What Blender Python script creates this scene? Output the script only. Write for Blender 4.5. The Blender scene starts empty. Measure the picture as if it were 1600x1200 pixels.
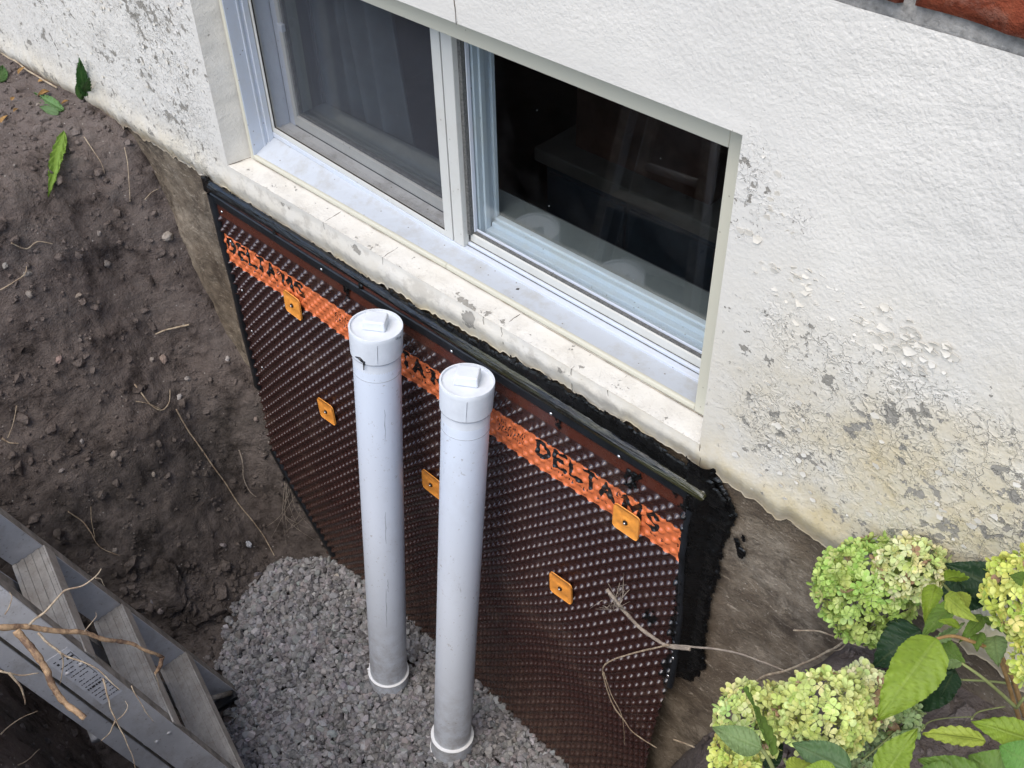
import bpy, bmesh, math, random
import numpy as np
from mathutils import Vector, Matrix, noise
R = math.radians
rng = random.Random(7)
nr = np.random.default_rng(7)
scn = bpy.context.scene
COL = scn.collection

# ------------------------------------------------------------------ camera
F_PX, CX, CY = 1642.0, 800.0, 600.0
CAM = Vector((0, -1.25, 0))
AX = Vector((0.7217, 0.4512, -0.5251)); AZ = Vector((-0.0203, -0.744, -0.6677))
AZ = (AZ - AZ.dot(AX) * AX / AX.dot(AX)).normalized(); AX.normalize()
AY = AZ.cross(AX)                       # world axes seen in camera space (x right, y down, z forward)
ROT = Matrix((AX, AY, AZ))              # world = ROT @ cam
cd = bpy.data.cameras.new('camera'); cam = bpy.data.objects.new('camera', cd); COL.objects.link(cam)
m3 = ROT @ Matrix(((1, 0, 0), (0, -1, 0), (0, 0, -1)))
cam.matrix_world = Matrix.Translation(CAM) @ m3.to_4x4()
cd.sensor_width = 36; cd.lens = 36 * F_PX / 1600; cd.clip_start = .05; cd.clip_end = 300
scn.camera = cam

def ray(u, v): return ROT @ Vector(((u - CX) / F_PX, (v - CY) / F_PX, 1))
def atd(u, v, d): return CAM + ray(u, v) * d
def aty(u, v, y):
    r = ray(u, v); return CAM + r * ((y - CAM.y) / r.y)
def atz(u, v, z):
    r = ray(u, v); return CAM + r * (z / r.z)
def atx(u, v, x):
    r = ray(u, v); return CAM + r * (x / r.x)

# ------------------------------------------------------------------ world and light
SUN_EL, SUN_AZ = 57, 170        # azimuth measured clockwise from +y
w = bpy.data.worlds.new('World'); scn.world = w; w.use_nodes = True
nt = w.node_tree; bg = nt.nodes['Background']
sky = nt.nodes.new('ShaderNodeTexSky'); sky.sky_type = 'NISHITA'; sky.sun_disc = False
sky.sun_elevation = R(SUN_EL); sky.sun_rotation = R(SUN_AZ); sky.air_density = 1.0; sky.dust_density = 1.6; sky.ozone_density = 1.0
nt.links.new(sky.outputs[0], bg.inputs[0]); bg.inputs[1].default_value = .15
sl = bpy.data.lights.new('sun', 'SUN'); sl.energy = 1.35; sl.angle = R(55); sl.color = (1, .93, .82)
so = bpy.data.objects.new('sun', sl); COL.objects.link(so)
sd = Vector((math.sin(R(SUN_AZ)) * math.cos(R(SUN_EL)), math.cos(R(SUN_AZ)) * math.cos(R(SUN_EL)), math.sin(R(SUN_EL))))
so.rotation_euler = sd.to_track_quat('Z', 'Y').to_euler(); so.location = (0, -4, 5)
scn.view_settings.view_transform = 'Standard'; scn.view_settings.look = 'None'
scn.view_settings.exposure = 1.0; scn.view_settings.gamma = 1
scn.cycles.max_bounces = 8; scn.cycles.transparent_max_bounces = 16

# ------------------------------------------------------------------ helpers
class NB:
    """small material builder"""
    def __init__(s, name, rough=.8, spec=.3):
        s.m = bpy.data.materials.new(name); s.m.use_nodes = True
        s.t = s.m.node_tree; s.b = s.t.nodes['Principled BSDF']; s.out = s.t.nodes['Material Output']
        s.b.inputs['Roughness'].default_value = rough; s.b.inputs['Specular IOR Level'].default_value = spec
        s.tc = None
    def n(s, t, ins=None, **kw):
        nd = s.t.nodes.new(t)
        for k, v in kw.items(): setattr(nd, k, v)
        for k, v in (ins or {}).items(): s.put(nd.inputs[k], v)
        return nd
    def put(s, sock, v):
        if isinstance(v, bpy.types.NodeSocket): s.t.links.new(v, sock)
        else:
            if sock.type == 'RGBA' and len(v) == 3: v = (*v, 1)
            sock.default_value = v
    def pos(s, sc=(1, 1, 1), off=(0, 0, 0)):
        g = s.n('ShaderNodeNewGeometry')
        return s.n('ShaderNodeMapping', {'Vector': g.outputs['Position'], 'Scale': sc, 'Location': off}).outputs[0]
    def noise(s, scale, detail=4, rough=.55, vec=None, dist=0):
        return s.n('ShaderNodeTexNoise', {'Vector': vec or s.pos(), 'Scale': scale, 'Detail': detail, 'Roughness': rough, 'Distortion': dist}).outputs[0]
    def ramp(s, fac, stops, interp='LINEAR'):
        r = s.n('ShaderNodeValToRGB', {'Fac': fac}); e = r.color_ramp.elements; r.color_ramp.interpolation = interp
        while len(e) < len(stops): e.new(.5)
        for i, (p, c) in enumerate(stops):
            e[i].position = p; c = (c, c, c) if not hasattr(c, '__len__') else c; e[i].color = (*c, 1)
        return r.outputs[0]
    def mix(s, f, a, b, mode='MIX'):
        x = s.n('ShaderNodeMix', data_type='RGBA', blend_type=mode)
        s.put(x.inputs[0], f); s.put(x.inputs[6], a); s.put(x.inputs[7], b); return x.outputs[2]
    def math(s, op, a, b=0, c=None):
        x = s.n('ShaderNodeMath', operation=op); s.put(x.inputs[0], a); s.put(x.inputs[1], b)
        if c is not None: s.put(x.inputs[2], c)
        return x.outputs[0]
    def attr(s, name): return s.n('ShaderNodeAttribute', attribute_name=name)
    def bump(s, h, strength=.5, dist=.01, normal=None):
        i = {'Height': h, 'Strength': strength, 'Distance': dist}
        if normal: i['Normal'] = normal
        return s.n('ShaderNodeBump', i).outputs[0]
    def col(s, v): s.put(s.b.inputs['Base Color'], v); return s
    def nor(s, v): s.put(s.b.inputs['Normal'], v); return s
    def rgh(s, v): s.put(s.b.inputs['Roughness'], v); return s

def lin(r, g, b):
    f = lambda c: (c / 255 / 12.92) if c <= 10 else ((c / 255 + .055) / 1.055) ** 2.4
    return (f(r), f(g), f(b))

WL = {}     # world offset of every parent
def mobj(name, V, F, mat, parent=None, smooth=False, attrs=None, cattr=None):
    """verts in world coordinates; parents are Empties without rotation or meshes at the origin"""
    me = bpy.data.meshes.new(name)
    V = np.asarray(V, dtype=np.float32).reshape(-1, 3)
    off = np.array(WL.get(parent.name, (0, 0, 0)) if parent else (0, 0, 0), dtype=np.float32)
    if isinstance(F, np.ndarray):
        k = F.shape[1]; me.vertices.add(len(V)); me.vertices.foreach_set('co', (V - off).ravel())
        me.loops.add(F.size); me.loops.foreach_set('vertex_index', F.astype(np.int32).ravel())
        me.polygons.add(len(F)); me.polygons.foreach_set('loop_start', np.arange(0, F.size, k, dtype=np.int32))
        me.polygons.foreach_set('loop_total', np.full(len(F), k, dtype=np.int32)); me.update(calc_edges=True)
    else:
        me.from_pydata([tuple(v) for v in (V - off)], [], F); me.update()
    me.validate()
    me.polygons.foreach_set('use_smooth', [smooth] * len(me.polygons))
    for k, a in (attrs or {}).items():
        at = me.attributes.new(k, 'FLOAT', 'POINT'); at.data.foreach_set('value', np.asarray(a, dtype=np.float32).ravel())
    for k, a in (cattr or {}).items():
        at = me.attributes.new(k, 'FLOAT_COLOR', 'POINT'); a = np.asarray(a, dtype=np.float32)
        if a.shape[1] == 3: a = np.hstack([a, np.ones((len(a), 1), np.float32)])
        at.data.foreach_set('color', a.ravel())
    me.materials.append(mat.m if isinstance(mat, NB) else mat)
    o = bpy.data.objects.new(name, me); COL.objects.link(o)
    if parent:
        o.parent = parent; WL[o.name] = WL.get(parent.name, (0, 0, 0))
    return o

def tag(o, label=None, cat=None, group=None, kind=None):
    if label: o['label'] = label
    if cat: o['category'] = cat
    if group: o['group'] = group
    if kind: o['kind'] = kind
    return o

def thing(name, loc, label, cat, group=None):
    o = bpy.data.objects.new(name, None); COL.objects.link(o); o.location = loc; o.empty_display_size = .05
    WL[o.name] = tuple(loc)
    return tag(o, label, cat, group)

class MB:
    def __init__(s): s.V = []; s.F = []
    def add(s, V, F):
        n = len(s.V); s.V += [tuple(v) for v in V]; s.F += [tuple(i + n for i in f) for f in F]; return s
    def box(s, a, b):
        x0, y0, z0 = a; x1, y1, z1 = b
        return s.add([(x0, y0, z0), (x1, y0, z0), (x1, y1, z0), (x0, y1, z0), (x0, y0, z1), (x1, y0, z1), (x1, y1, z1), (x0, y1, z1)],
                     [(0, 3, 2, 1), (4, 5, 6, 7), (0, 1, 5, 4), (1, 2, 6, 5), (2, 3, 7, 6), (3, 0, 4, 7)])
    def obox(s, o, ex, ey, ez):
        """box from corner o with edge vectors"""
        o, ex, ey, ez = map(Vector, (o, ex, ey, ez))
        P = [o, o + ex, o + ex + ey, o + ey]; P += [p + ez for p in P]
        return s.add(P, [(0, 3, 2, 1), (4, 5, 6, 7), (0, 1, 5, 4), (1, 2, 6, 5), (2, 3, 7, 6), (3, 0, 4, 7)])
    def lathe(s, o, d, prof, n=40, cap=True):
        d = Vector(d).normalized(); a = d.orthogonal().normalized(); b = d.cross(a); o = Vector(o)
        V = []; F = []
        for r, h in prof:
            for k in range(n):
                t = 2 * math.pi * k / n; V.append(o + d * h + (a * math.cos(t) + b * math.sin(t)) * r)
        for j in range(len(prof) - 1):
            for k in range(n):
                F.append((j * n + k, j * n + (k + 1) % n, (j + 1) * n + (k + 1) % n, (j + 1) * n + k))
        if cap: F.append(tuple(range(n - 1, -1, -1))); F.append(tuple((len(prof) - 1) * n + k for k in range(n)))
        return s.add(V, F)
    def tube(s, pts, rad, n=7):
        pts = [Vector(p) for p in pts]; V = []; F = []
        if not hasattr(rad, '__len__'): rad = [rad] * len(pts)
        up = None
        for i, p in enumerate(pts):
            t = (pts[min(i + 1, len(pts) - 1)] - pts[max(i - 1, 0)]).normalized()
            if up is None: up = t.orthogonal().normalized()
            up = (up - t * up.dot(t)).normalized(); bb = t.cross(up)
            for k in range(n):
                a = 2 * math.pi * k / n; V.append(p + (up * math.cos(a) + bb * math.sin(a)) * rad[i])
        for i in range(len(pts) - 1):
            for k in range(n): F.append((i * n + k, i * n + (k + 1) % n, (i + 1) * n + (k + 1) % n, (i + 1) * n + k))
        F.append(tuple(range(n - 1, -1, -1))); F.append(tuple((len(pts) - 1) * n + k for k in range(n)))
        return s.add(V, F)
    def build(s, name, mat, parent=None, smooth=False, bevel=0, seg=2):
        o = mobj(name, s.V, s.F, mat, parent, smooth)
        if bevel:
            b = o.modifiers.new('bevel', 'BEVEL'); b.width = bevel; b.segments = seg; b.limit_method = 'ANGLE'; b.angle_limit = R(35)
        return o

def smoothshade(o, ang=40):
    me = o.data; me.polygons.foreach_set('use_smooth', [True] * len(me.polygons))
    bm = bmesh.new(); bm.from_mesh(me)
    for e in bm.edges:
        if len(e.link_faces) == 2 and e.calc_face_angle(0) > R(ang): e.smooth = False
    bm.to_mesh(me); bm.free(); return o

def fbm(P, sc, oct=4, seed=0.0, lac=2.1, H=.9):
    """numpy array of points -> fractal noise (C noise called per point)"""
    f = noise.fractal; s3 = Vector((seed * 13.1, seed * 7.7, seed * 3.3))
    return np.array([f(Vector(p) * sc + s3, H, lac, oct) for p in P.tolist()], dtype=np.float64)

def grid_faces(nx, ny, keep=None):
    i, j = np.meshgrid(np.arange(nx - 1), np.arange(ny - 1), indexing='ij')
    a = i * ny + j
    F = np.stack([a, a + ny, a + ny + 1, a + 1], -1).reshape(-1, 4)
    if keep is not None: F = F[keep.reshape(-1)]
    return F

def sstep(a, b, x):
    t = np.clip((x - a) / (b - a), 0, 1); return t * t * (3 - 2 * t)

def wiggle(a, b, n, amp, seed=0):
    """points between two ends with random wandering"""
    r = random.Random(seed); a = Vector(a); b = Vector(b); L = (b - a).length
    out = []; o = Vector((seed * 3.1, seed * 1.7, .5))
    for i in range(n + 1):
        t = i / n; v = noise.noise_vector(o + Vector((t * 4, 0, 0))) + .4 * noise.noise_vector(o + Vector((t * 13, 5, 0)))
        out.append(a.lerp(b, t) + v * amp * L * math.sin(math.pi * min(1, t * 1.0 + .02)) ** .5)
    return out

def spline(pts, sub=6):
    P = [Vector(p) for p in pts]; out = []
    for i in range(len(P) - 1):
        p0 = P[max(i - 1, 0)]; p1 = P[i]; p2 = P[i + 1]; p3 = P[min(i + 2, len(P) - 1)]
        for k in range(sub):
            t = k / sub
            out.append(.5 * ((2 * p1) + (p2 - p0) * t + (2 * p0 - 5 * p1 + 4 * p2 - p3) * t * t + (3 * p1 - p0 - 3 * p2 + p3) * t ** 3))
    out.append(P[-1]); return out

# ------------------------------------------------------------------ materials
def plaster_mat():
    m = NB('white_plaster', .75, .3)
    peel = m.attr('peel').outputs['Fac']; dirt = m.attr('dirt').outputs['Fac']; rough_a = m.attr('rough').outputs['Fac']
    P = m.pos()
    warp = m.n('ShaderNodeTexNoise', {'Vector': P, 'Scale': 45, 'Detail': 3}).outputs['Color']
    wv = m.n('ShaderNodeVectorMath', {0: warp, 1: (.5, .5, .5)}, operation='SUBTRACT').outputs[0]
    wv2 = m.n('ShaderNodeVectorMath', {0: wv}, operation='SCALE'); wv2.inputs['Scale'].default_value = .050
    W = m.n('ShaderNodeVectorMath', {0: P, 1: wv2.outputs[0]}, operation='ADD').outputs[0]
    ve = m.n('ShaderNodeTexVoronoi', {'Vector': W, 'Scale': 50}, feature='DISTANCE_TO_EDGE').outputs['Distance']
    vbig = m.n('ShaderNodeTexVoronoi', {'Vector': W, 'Scale': 27}, feature='DISTANCE_TO_EDGE').outputs['Distance']
    ve = m.mix(m.ramp(m.noise(6, 3, .5), [(.47, 0), (.56, 1)]), ve, m.math('MULTIPLY', vbig, 1.0))
    vc = m.n('ShaderNodeTexVoronoi', {'Vector': W, 'Scale': 50}, feature='F1')
    cell = m.n('ShaderNodeSeparateColor', {'Color': vc.outputs['Color']}).outputs[0]
    # missing chips: cell value below a threshold set by the peel mask and a patchy noise
    pn = m.noise(9, 4, .6)
    chipf = m.math('MULTIPLY', peel, m.ramp(pn, [(.40, 0), (.62, 1)]))
    fine = m.noise(70, 4, .7)
    gsrc = m.math('ADD', m.math('ADD', m.noise(36, 5, .65), m.math('MULTIPLY', m.math('SUBTRACT', cell, .5), .13)), m.math('MULTIPLY', chipf, .20))
    gone = m.ramp(gsrc, [(.715, 0), (.727, 1)])
    gone = m.math('MULTIPLY', gone, m.ramp(peel, [(.06, 0), (.2, 1)]))
    gone = m.math('MAXIMUM', gone, m.ramp(m.math('ADD', m.attr('bare').outputs['Fac'], m.math('MULTIPLY', m.math('SUBTRACT', m.noise(28, 6, .7), .5), 2.6)), [(.60, 0), (.63, 1)]))
    crack = m.math('MULTIPLY', m.ramp(ve, [(.0, 1), (.035, 0)]), m.ramp(m.math('MULTIPLY', peel, m.math('ADD', pn, .25)), [(.30, 0), (.75, 1)]))
    # small pin chips
    sp = m.noise(120, 3, .65)
    pin = m.math('MULTIPLY', m.ramp(sp, [(.625, 0), (.655, 1)]), m.ramp(m.math('MULTIPLY', peel, m.math('ADD', m.noise(14, 3), .5)), [(.2, 0), (.9, 1)]))
    # long scuffed strokes
    stroke = m.n('ShaderNodeTexNoise', {'Vector': m.pos((1, 1, 1)), 'Scale': 16, 'Detail': 8, 'Roughness': .7}).outputs[0]
    scuff = m.math('MULTIPLY', m.ramp(stroke, [(.5, 0), (.58, 1)]), m.attr('scuff').outputs['Fac'])
    # colours
    base = m.mix(m.noise(5, 4), (.635, .612, .562), (.585, .565, .522))
    base = m.mix(m.ramp(m.noise(2.2, 5, .6), [(.4, 0), (.7, .3)]), base, (.50, .49, .465))
    dn = m.ramp(m.noise(7, 6, .7), [(.36, .25), (.62, 1)])
    base = m.mix(m.math('MULTIPLY', dirt, dn), base, (.50, .42, .27))
    base = m.mix(m.math('MULTIPLY', m.attr('green').outputs['Fac'], m.ramp(m.noise(11, 6, .7), [(.35, .1), (.65, .8)])), base, (.47, .43, .24))
    base = m.mix(m.math('MULTIPLY', m.attr('soil').outputs['Fac'], m.ramp(m.noise(30, 6, .7), [(.3, .5), (.6, 1)])), base, (.16, .12, .085))
    base = m.mix(m.math('MULTIPLY', crack, .38), base, (.34, .32, .28))
    conc = m.mix(m.noise(40, 4), (.20, .188, .162), (.32, .30, .265))
    base = m.mix(m.math('MULTIPLY', scuff, .7), base, (.40, .37, .32))
    col = m.mix(m.math('MAXIMUM', gone, m.math('MULTIPLY', pin, .8)), base, conc)
    # hairline cracks
    m.col(col)
    st1 = m.noise(125, 3, .5)
    st2 = m.noise(240, 3, .6)
    flake = m.math('MULTIPLY', m.math('MULTIPLY', m.ramp(ve, [(0, 1), (.22, 0)]), cell), peel)
    h = m.math('ADD', m.math('MULTIPLY', st1, .55), m.math('MULTIPLY', st2, .22))
    h = m.math('MULTIPLY', h, m.math('ADD', .45, m.math('MULTIPLY', rough_a, 1.1)))
    h = m.math('ADD', h, m.math('MULTIPLY', flake, .8))
    h = m.math('SUBTRACT', h, m.math('MULTIPLY', m.math('MAXIMUM', gone, pin), .8))
    h = m.math('SUBTRACT', h, m.math('MULTIPLY', crack, .7))
    m.nor(m.bump(h, .75, .0034))
    return m

def concrete_mat():
    m = NB('earth_stained_concrete', .85, .25)
    P = m.pos((1, 1, 1))
    a = m.noise(3.2, 7, .65, dist=.4); b = m.noise(22, 6, .7)
    c = m.ramp(a, [(.32, (.065, .052, .040)), (.45, (.14, .118, .092)), (.56, (.22, .195, .16)), (.72, (.34, .31, .265))])
    c = m.mix(m.ramp(b, [(.42, 0), (.62, .7)]), c, (.11, .09, .07))
    st = m.noise(6, 7, .75, m.pos((1, 1, 1.6)), .5)
    c = m.mix(m.ramp(st, [(.58, 0), (.7, .35)]), c, (.42, .39, .34))
    sp = m.noise(95, 3, .6)
    c = m.mix(m.ramp(sp, [(.64, 0), (.7, .6)]), c, (.03, .025, .02))
    c = m.mix(m.ramp(m.noise(150, 2, .5), [(.69, 0), (.73, .8)]), c, (.4, .38, .34))
    c = m.mix(m.ramp(m.noise(2.0, 4, .6, m.pos((1, 1, 1), (4, 2, 1))), [(.50, 0), (.66, .75)]), c, (.085, .065, .048))
    m.col(c)
    c = m.mix(m.ramp(m.noise(17, 8, .75, m.pos((.7, 1, 1.1)), .5), [(.50, 0), (.64, .6)]), c, (.062, .050, .040))
    c = m.mix(m.ramp(m.noise(7, 9, .78, dist=.6), [(.53, 0), (.62, .75)]), c, (.050, .040, .032))
    c = m.mix(m.ramp(m.noise(60, 6, .8, m.pos((.5, 1, 1.4)), .6), [(.56, 0), (.66, .55)]), c, (.46, .42, .36))
    c = m.mix(1.0, c, (1.02, .96, .88), 'MULTIPLY'); m.col(c)
    m.nor(m.bump(m.math('ADD', m.math('MULTIPLY', b, .6), m.math('MULTIPLY', m.noise(120, 5, .7), .4)), 1.0, .011))
    return m

def soil_mat(name='soil', light=1.0):
    m = NB(name, .92, .15)
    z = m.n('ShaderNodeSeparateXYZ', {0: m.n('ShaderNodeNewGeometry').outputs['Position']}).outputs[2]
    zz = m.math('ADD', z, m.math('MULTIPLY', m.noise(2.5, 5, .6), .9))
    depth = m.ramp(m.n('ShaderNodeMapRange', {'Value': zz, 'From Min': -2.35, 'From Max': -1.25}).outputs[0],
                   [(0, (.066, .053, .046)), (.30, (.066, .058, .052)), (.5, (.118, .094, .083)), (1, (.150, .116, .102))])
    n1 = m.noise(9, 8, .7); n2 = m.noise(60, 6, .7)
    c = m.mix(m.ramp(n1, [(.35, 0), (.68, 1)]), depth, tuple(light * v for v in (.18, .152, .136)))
    c = m.mix(m.ramp(n1, [(.34, .75), (.47, 0)]), c, (.024, .020, .018))
    st = m.noise(5, 5, .65, m.pos((1.0, .6, 6)), .8)
    c = m.mix(m.ramp(st, [(.52, 0), (.68, .5)]), c, (.112, .091, .079))
    c = m.mix(m.ramp(n2, [(.5, 0), (.75, .55)]), c, (.125, .104, .091))
    sp = m.n('ShaderNodeTexVoronoi', {'Vector': m.pos(), 'Scale': 70}, feature='F1')
    rnd = m.n('ShaderNodeSeparateColor', {'Color': sp.outputs['Color']})
    dots = m.math('MULTIPLY', m.ramp(sp.outputs['Distance'], [(.10, 1), (.2, 0)]), m.ramp(rnd.outputs[0], [(.93, 0), (.945, .9)]))
    c = m.mix(dots, c, (.42, .39, .35))
    m.col(c)
    h = m.math('ADD', m.math('MULTIPLY', m.noise(38, 8, .68), .9), m.math('MULTIPLY', m.noise(170, 4, .65), .28))
    h = m.math('ADD', h, m.math('MULTIPLY', m.noise(15, 8, .72, m.pos((1, .8, 1.9)), .5), .8))
    m.nor(m.bump(h, 1.0, .020))
    return m

def simple(name, c, rough=.5, spec=.4, nscale=None, var=.12, bump=0, bscale=60, bdist=.003, metal=0):
    m = NB(name, rough, spec)
    if nscale:
        c2 = tuple(max(0, v * (1 - var * 2.2)) for v in c); m.col(m.mix(m.ramp(m.noise(nscale, 6, .65), [(.35, 0), (.7, 1)]), c, c2))
    else: m.col(c)
    if bump: m.nor(m.bump(m.noise(bscale, 5, .6), bump, bdist))
    m.b.inputs['Metallic'].default_value = metal
    return m

M = {}
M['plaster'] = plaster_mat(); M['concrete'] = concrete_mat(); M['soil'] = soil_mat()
def vinyl(name, base, dirtc, amt):
    m = NB(name, .38, .45)
    d = m.ramp(m.noise(14, 8, .75), [(.48, 0), (.72, amt)])
    c = m.mix(d, base, dirtc)
    v = m.n('ShaderNodeTexVoronoi', {'Vector': m.pos(), 'Scale': 120}, feature='F1')
    rr = m.n('ShaderNodeSeparateColor', {'Color': v.outputs['Color']}).outputs[0]
    c = m.mix(m.math('MULTIPLY', m.ramp(v.outputs['Distance'], [(.14, 1), (.26, 0)]), m.ramp(rr, [(.962, 0), (.967, amt * 1.6)])), c, (.12, .09, .06))
    m.col(c); m.nor(m.bump(m.noise(25, 3, .5), .12, .004)); return m
M['vinyl'] = vinyl('white_vinyl', (.52, .56, .63), (.50, .48, .44), .45)
M['vinyl_sill'] = vinyl('weathered_vinyl', (.45, .48, .52), (.34, .32, .28), .7)
M['vinyl_cream'] = vinyl('cream_vinyl', (.52, .505, .415), (.54, .50, .40), .35)
M['vinyl_off'] = vinyl('off_white_vinyl', (.53, .53, .50), (.42, .40, .35), .4)
M['track'] = vinyl('dirty_track', (.55, .55, .54), (.25, .23, .20), .8)
M['gasket'] = simple('grey_gasket', (.16, .16, .155), .8, .2, 200, .3, .8, 300, .002)
M['sealant'] = simple('joint_sealant', (.42, .36, .27), .8, .2, 40, .3)
M['crack'] = simple('dark_crack', (.12, .105, .085), .95, .1)  # dark brown of the joints and cracks in the plaster
def tar_mat():
    m = NB('black_bitumen', .3, .5)
    m.col((.0035, .0035, .0035)); m.rgh(m.ramp(m.noise(30, 4, .6), [(.3, .10), (.7, .45)]))
    h = m.math('ADD', m.noise(60, 5, .6, m.pos((.35, 1, 1.6))), m.math('MULTIPLY', m.noise(200, 3, .6), .3))
    m.nor(m.bump(h, .6, .004)); return m
M['tar'] = tar_mat()
def bead_mat():
    m = NB('glossy_sealant_bead', .14, .75)
    s = m.noise(40, 5, .6, m.pos((.08, 1, 2.2)), .3)
    xx = m.n('ShaderNodeSeparateXYZ', {0: m.n('ShaderNodeNewGeometry').outputs['Position']}).outputs[0]
    s = m.math('MULTIPLY', s, m.n('ShaderNodeMapRange', {'Value': xx, 'From Min': -1.75, 'From Max': -1.3, 'To Min': .55, 'To Max': 1.08}).outputs[0])
    m.col(m.mix(m.ramp(s, [(.45, 0), (.60, 1)]), (.003, .003, .003), (.034, .033, .012)))
    m.nor(m.bump(m.noise(90, 4, .6, m.pos((.10, 1, 1.4)), .2), 1.0, .006)); return m
M['bead'] = bead_mat()
M['rubber'] = simple('dark_grey_rubber', (.012, .014, .017), .38, .5, 20, .3, .4, 80, .003)
M['nail'] = simple('zinc_nail', (.6, .6, .6), .25, .6, metal=.9)
def membrane_mat():
    m = NB('brown_polyethylene', .25, .9)
    P = m.n('ShaderNodeSeparateXYZ', {0: m.n('ShaderNodeNewGeometry').outputs['Position']})
    z = P.outputs[2]
    top = m.math('MULTIPLY', m.math('GREATER_THAN', z, -1.6165), .8)
    br = m.mix(m.noise(14, 5), (.024, .0095, .0085), (.036, .0145, .012))
    br = m.mix(top, br, (.085, .022, .012))
    orr = m.mix(m.noise(20, 4), (.56, .13, .040), (.68, .19, .070))
    band = m.attr('band').outputs['Fac']; ink = m.attr('ink').outputs['Fac']; tar = m.attr('tar').outputs['Fac']
    e = m.math('MULTIPLY', m.math('SUBTRACT', m.noise(90, 2), .5), .004)
    c = m.mix(m.math('GREATER_THAN', m.math('ADD', band, e), 0), br, orr)
    c = m.mix(m.math('GREATER_THAN', m.math('ADD', ink, m.math('MULTIPLY', m.math('SUBTRACT', m.noise(130, 3), .5), .004)), 0), c, (.008, .008, .008))
    c = m.mix(m.math('GREATER_THAN', m.math('ADD', tar, m.math('MULTIPLY', m.math('SUBTRACT', m.noise(50, 4, .7), .5), .05)), 0), c, (.004, .004, .004))
    dust = m.ramp(m.noise(9, 8, .75), [(.52, 0), (.75, .35)])
    low = m.n('ShaderNodeMapRange', {'Value': z, 'From Min': -3.0, 'From Max': -2.55, 'To Min': .55, 'To Max': 0.0}).outputs[0]
    c = m.mix(m.math('MAXIMUM', dust, m.math('MULTIPLY', low, m.ramp(m.noise(25, 5, .7), [(.35, .2), (.65, 1)]))), c, (.13, .088, .065))
    m.col(c); m.rgh(m.ramp(m.noise(30, 4), [(.3, .20), (.7, .34)])); return m
M['membrane'] = membrane_mat()
M['orange'] = simple('orange_plastic', (.86, .34, .06), .38, .45, 60, .12, .1, 90)
M['dark'] = simple('dark_hole', (.02, .015, .012), .7, .2)
def pvc_mat():
    m = NB('white_pvc', .36, .45)
    c = m.mix(m.ramp(m.noise(7, 5, .6, m.pos((1, 1, .25))), [(.35, 0), (.7, 1)]), (.68, .735, .82), (.63, .68, .75))
    s = m.noise(26, 5, .7, m.pos((1, 1, .07)), .4)
    c = m.mix(m.ramp(s, [(.66, 0), (.70, .55)]), c, (.30, .31, .33))
    c = m.mix(m.ramp(m.noise(120, 3, .6), [(.69, 0), (.72, .6)]), c, (.33, .30, .27))
    c = m.mix(m.ramp(m.noise(5, 5, .7, m.pos((1, 1, .6))), [(.55, 0), (.8, .35)]), c, (.44, .45, .46))
    zz = m.n('ShaderNodeSeparateXYZ', {0: m.n('ShaderNodeNewGeometry').outputs['Position']}).outputs[2]
    low = m.n('ShaderNodeMapRange', {'Value': zz, 'From Min': -2.95, 'From Max': -2.45, 'To Min': 1.0, 'To Max': 0.0}).outputs[0]
    c = m.mix(m.math('MULTIPLY', m.ramp(m.noise(20, 7, .72), [(.38, 0), (.66, .85)]), m.math('POWER', low, 1.4)), c, (.20, .165, .13))
    c = m.mix(m.math('MULTIPLY', m.ramp(m.noise(75, 4, .7), [(.62, 0), (.66, .6)]), m.ramp(m.noise(6, 3), [(.45, 0), (.6, 1)])), c, (.26, .22, .18))
    m.col(c); m.nor(m.bump(m.noise(60, 4, .6), .10, .002)); return m
M['pvc'] = pvc_mat()
M['pvc_cap'] = simple('white_pvc_fitting', (.65, .68, .72), .42, .4, 25, .06, .25, 120, .001)
M['seamline'] = simple('shallow_groove', (.33, .34, .36), .6, .3)
M['glue'] = simple('pvc_cement_glue', (.85, .86, .86), .25, .6)
M['stone'] = NB('crushed_limestone', .85, .25)
mm = M['stone']; ca = mm.attr('tint').outputs['Color']
mm.col(mm.mix(mm.ramp(mm.noise(70, 5, .7), [(.4, 0), (.7, .55)]), ca, (.40, .385, .38), 'MIX')).nor(mm.bump(mm.noise(160, 4, .6), .4, .003))
def alu_mat():
    m = NB('dull_aluminium', .5, .45); m.b.inputs['Metallic'].default_value = .15
    c = m.mix(m.ramp(m.noise(7, 7, .7, m.pos((1, .5, .5))), [(.35, 0), (.68, 1)]), (.64, .645, .66), (.43, .435, .445))
    c = m.mix(m.ramp(m.noise(11, 8, .78), [(.5, 0), (.72, .6)]), c, (.30, .265, .225))
    c = m.mix(m.ramp(m.noise(90, 4, .7), [(.62, 0), (.68, .6)]), c, (.14, .11, .09))
    m.col(c); m.rgh(m.ramp(m.noise(25, 4), [(.3, .35), (.7, .6)])); m.nor(m.bump(m.noise(70, 4), .2, .002)); return m
M['alu'] = alu_mat()
def tread_mat():
    m = NB('muddy_aluminium_tread', .6, .35); m.b.inputs['Metallic'].default_value = .1
    c = m.mix(m.ramp(m.noise(22, 8, .75), [(.35, 0), (.65, 1)]), (.52, .49, .44), (.32, .285, .245))
    c = m.mix(m.ramp(m.noise(70, 5, .7), [(.6, 0), (.72, .8)]), c, (.12, .095, .075))
    m.col(c); m.nor(m.bump(m.noise(120, 4), .4, .003)); return m
M['tread'] = tread_mat()
M['mud_edge'] = simple('muddy_flange', (.36, .33, .285), .7, .3, 30, .3, .3, 90, .002)
M['sticker'] = simple('white_sticker', (.62, .63, .66), .5, .3, 50, .12)
M['ink'] = simple('black_print', (.03, .03, .035), .6, .3)
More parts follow.
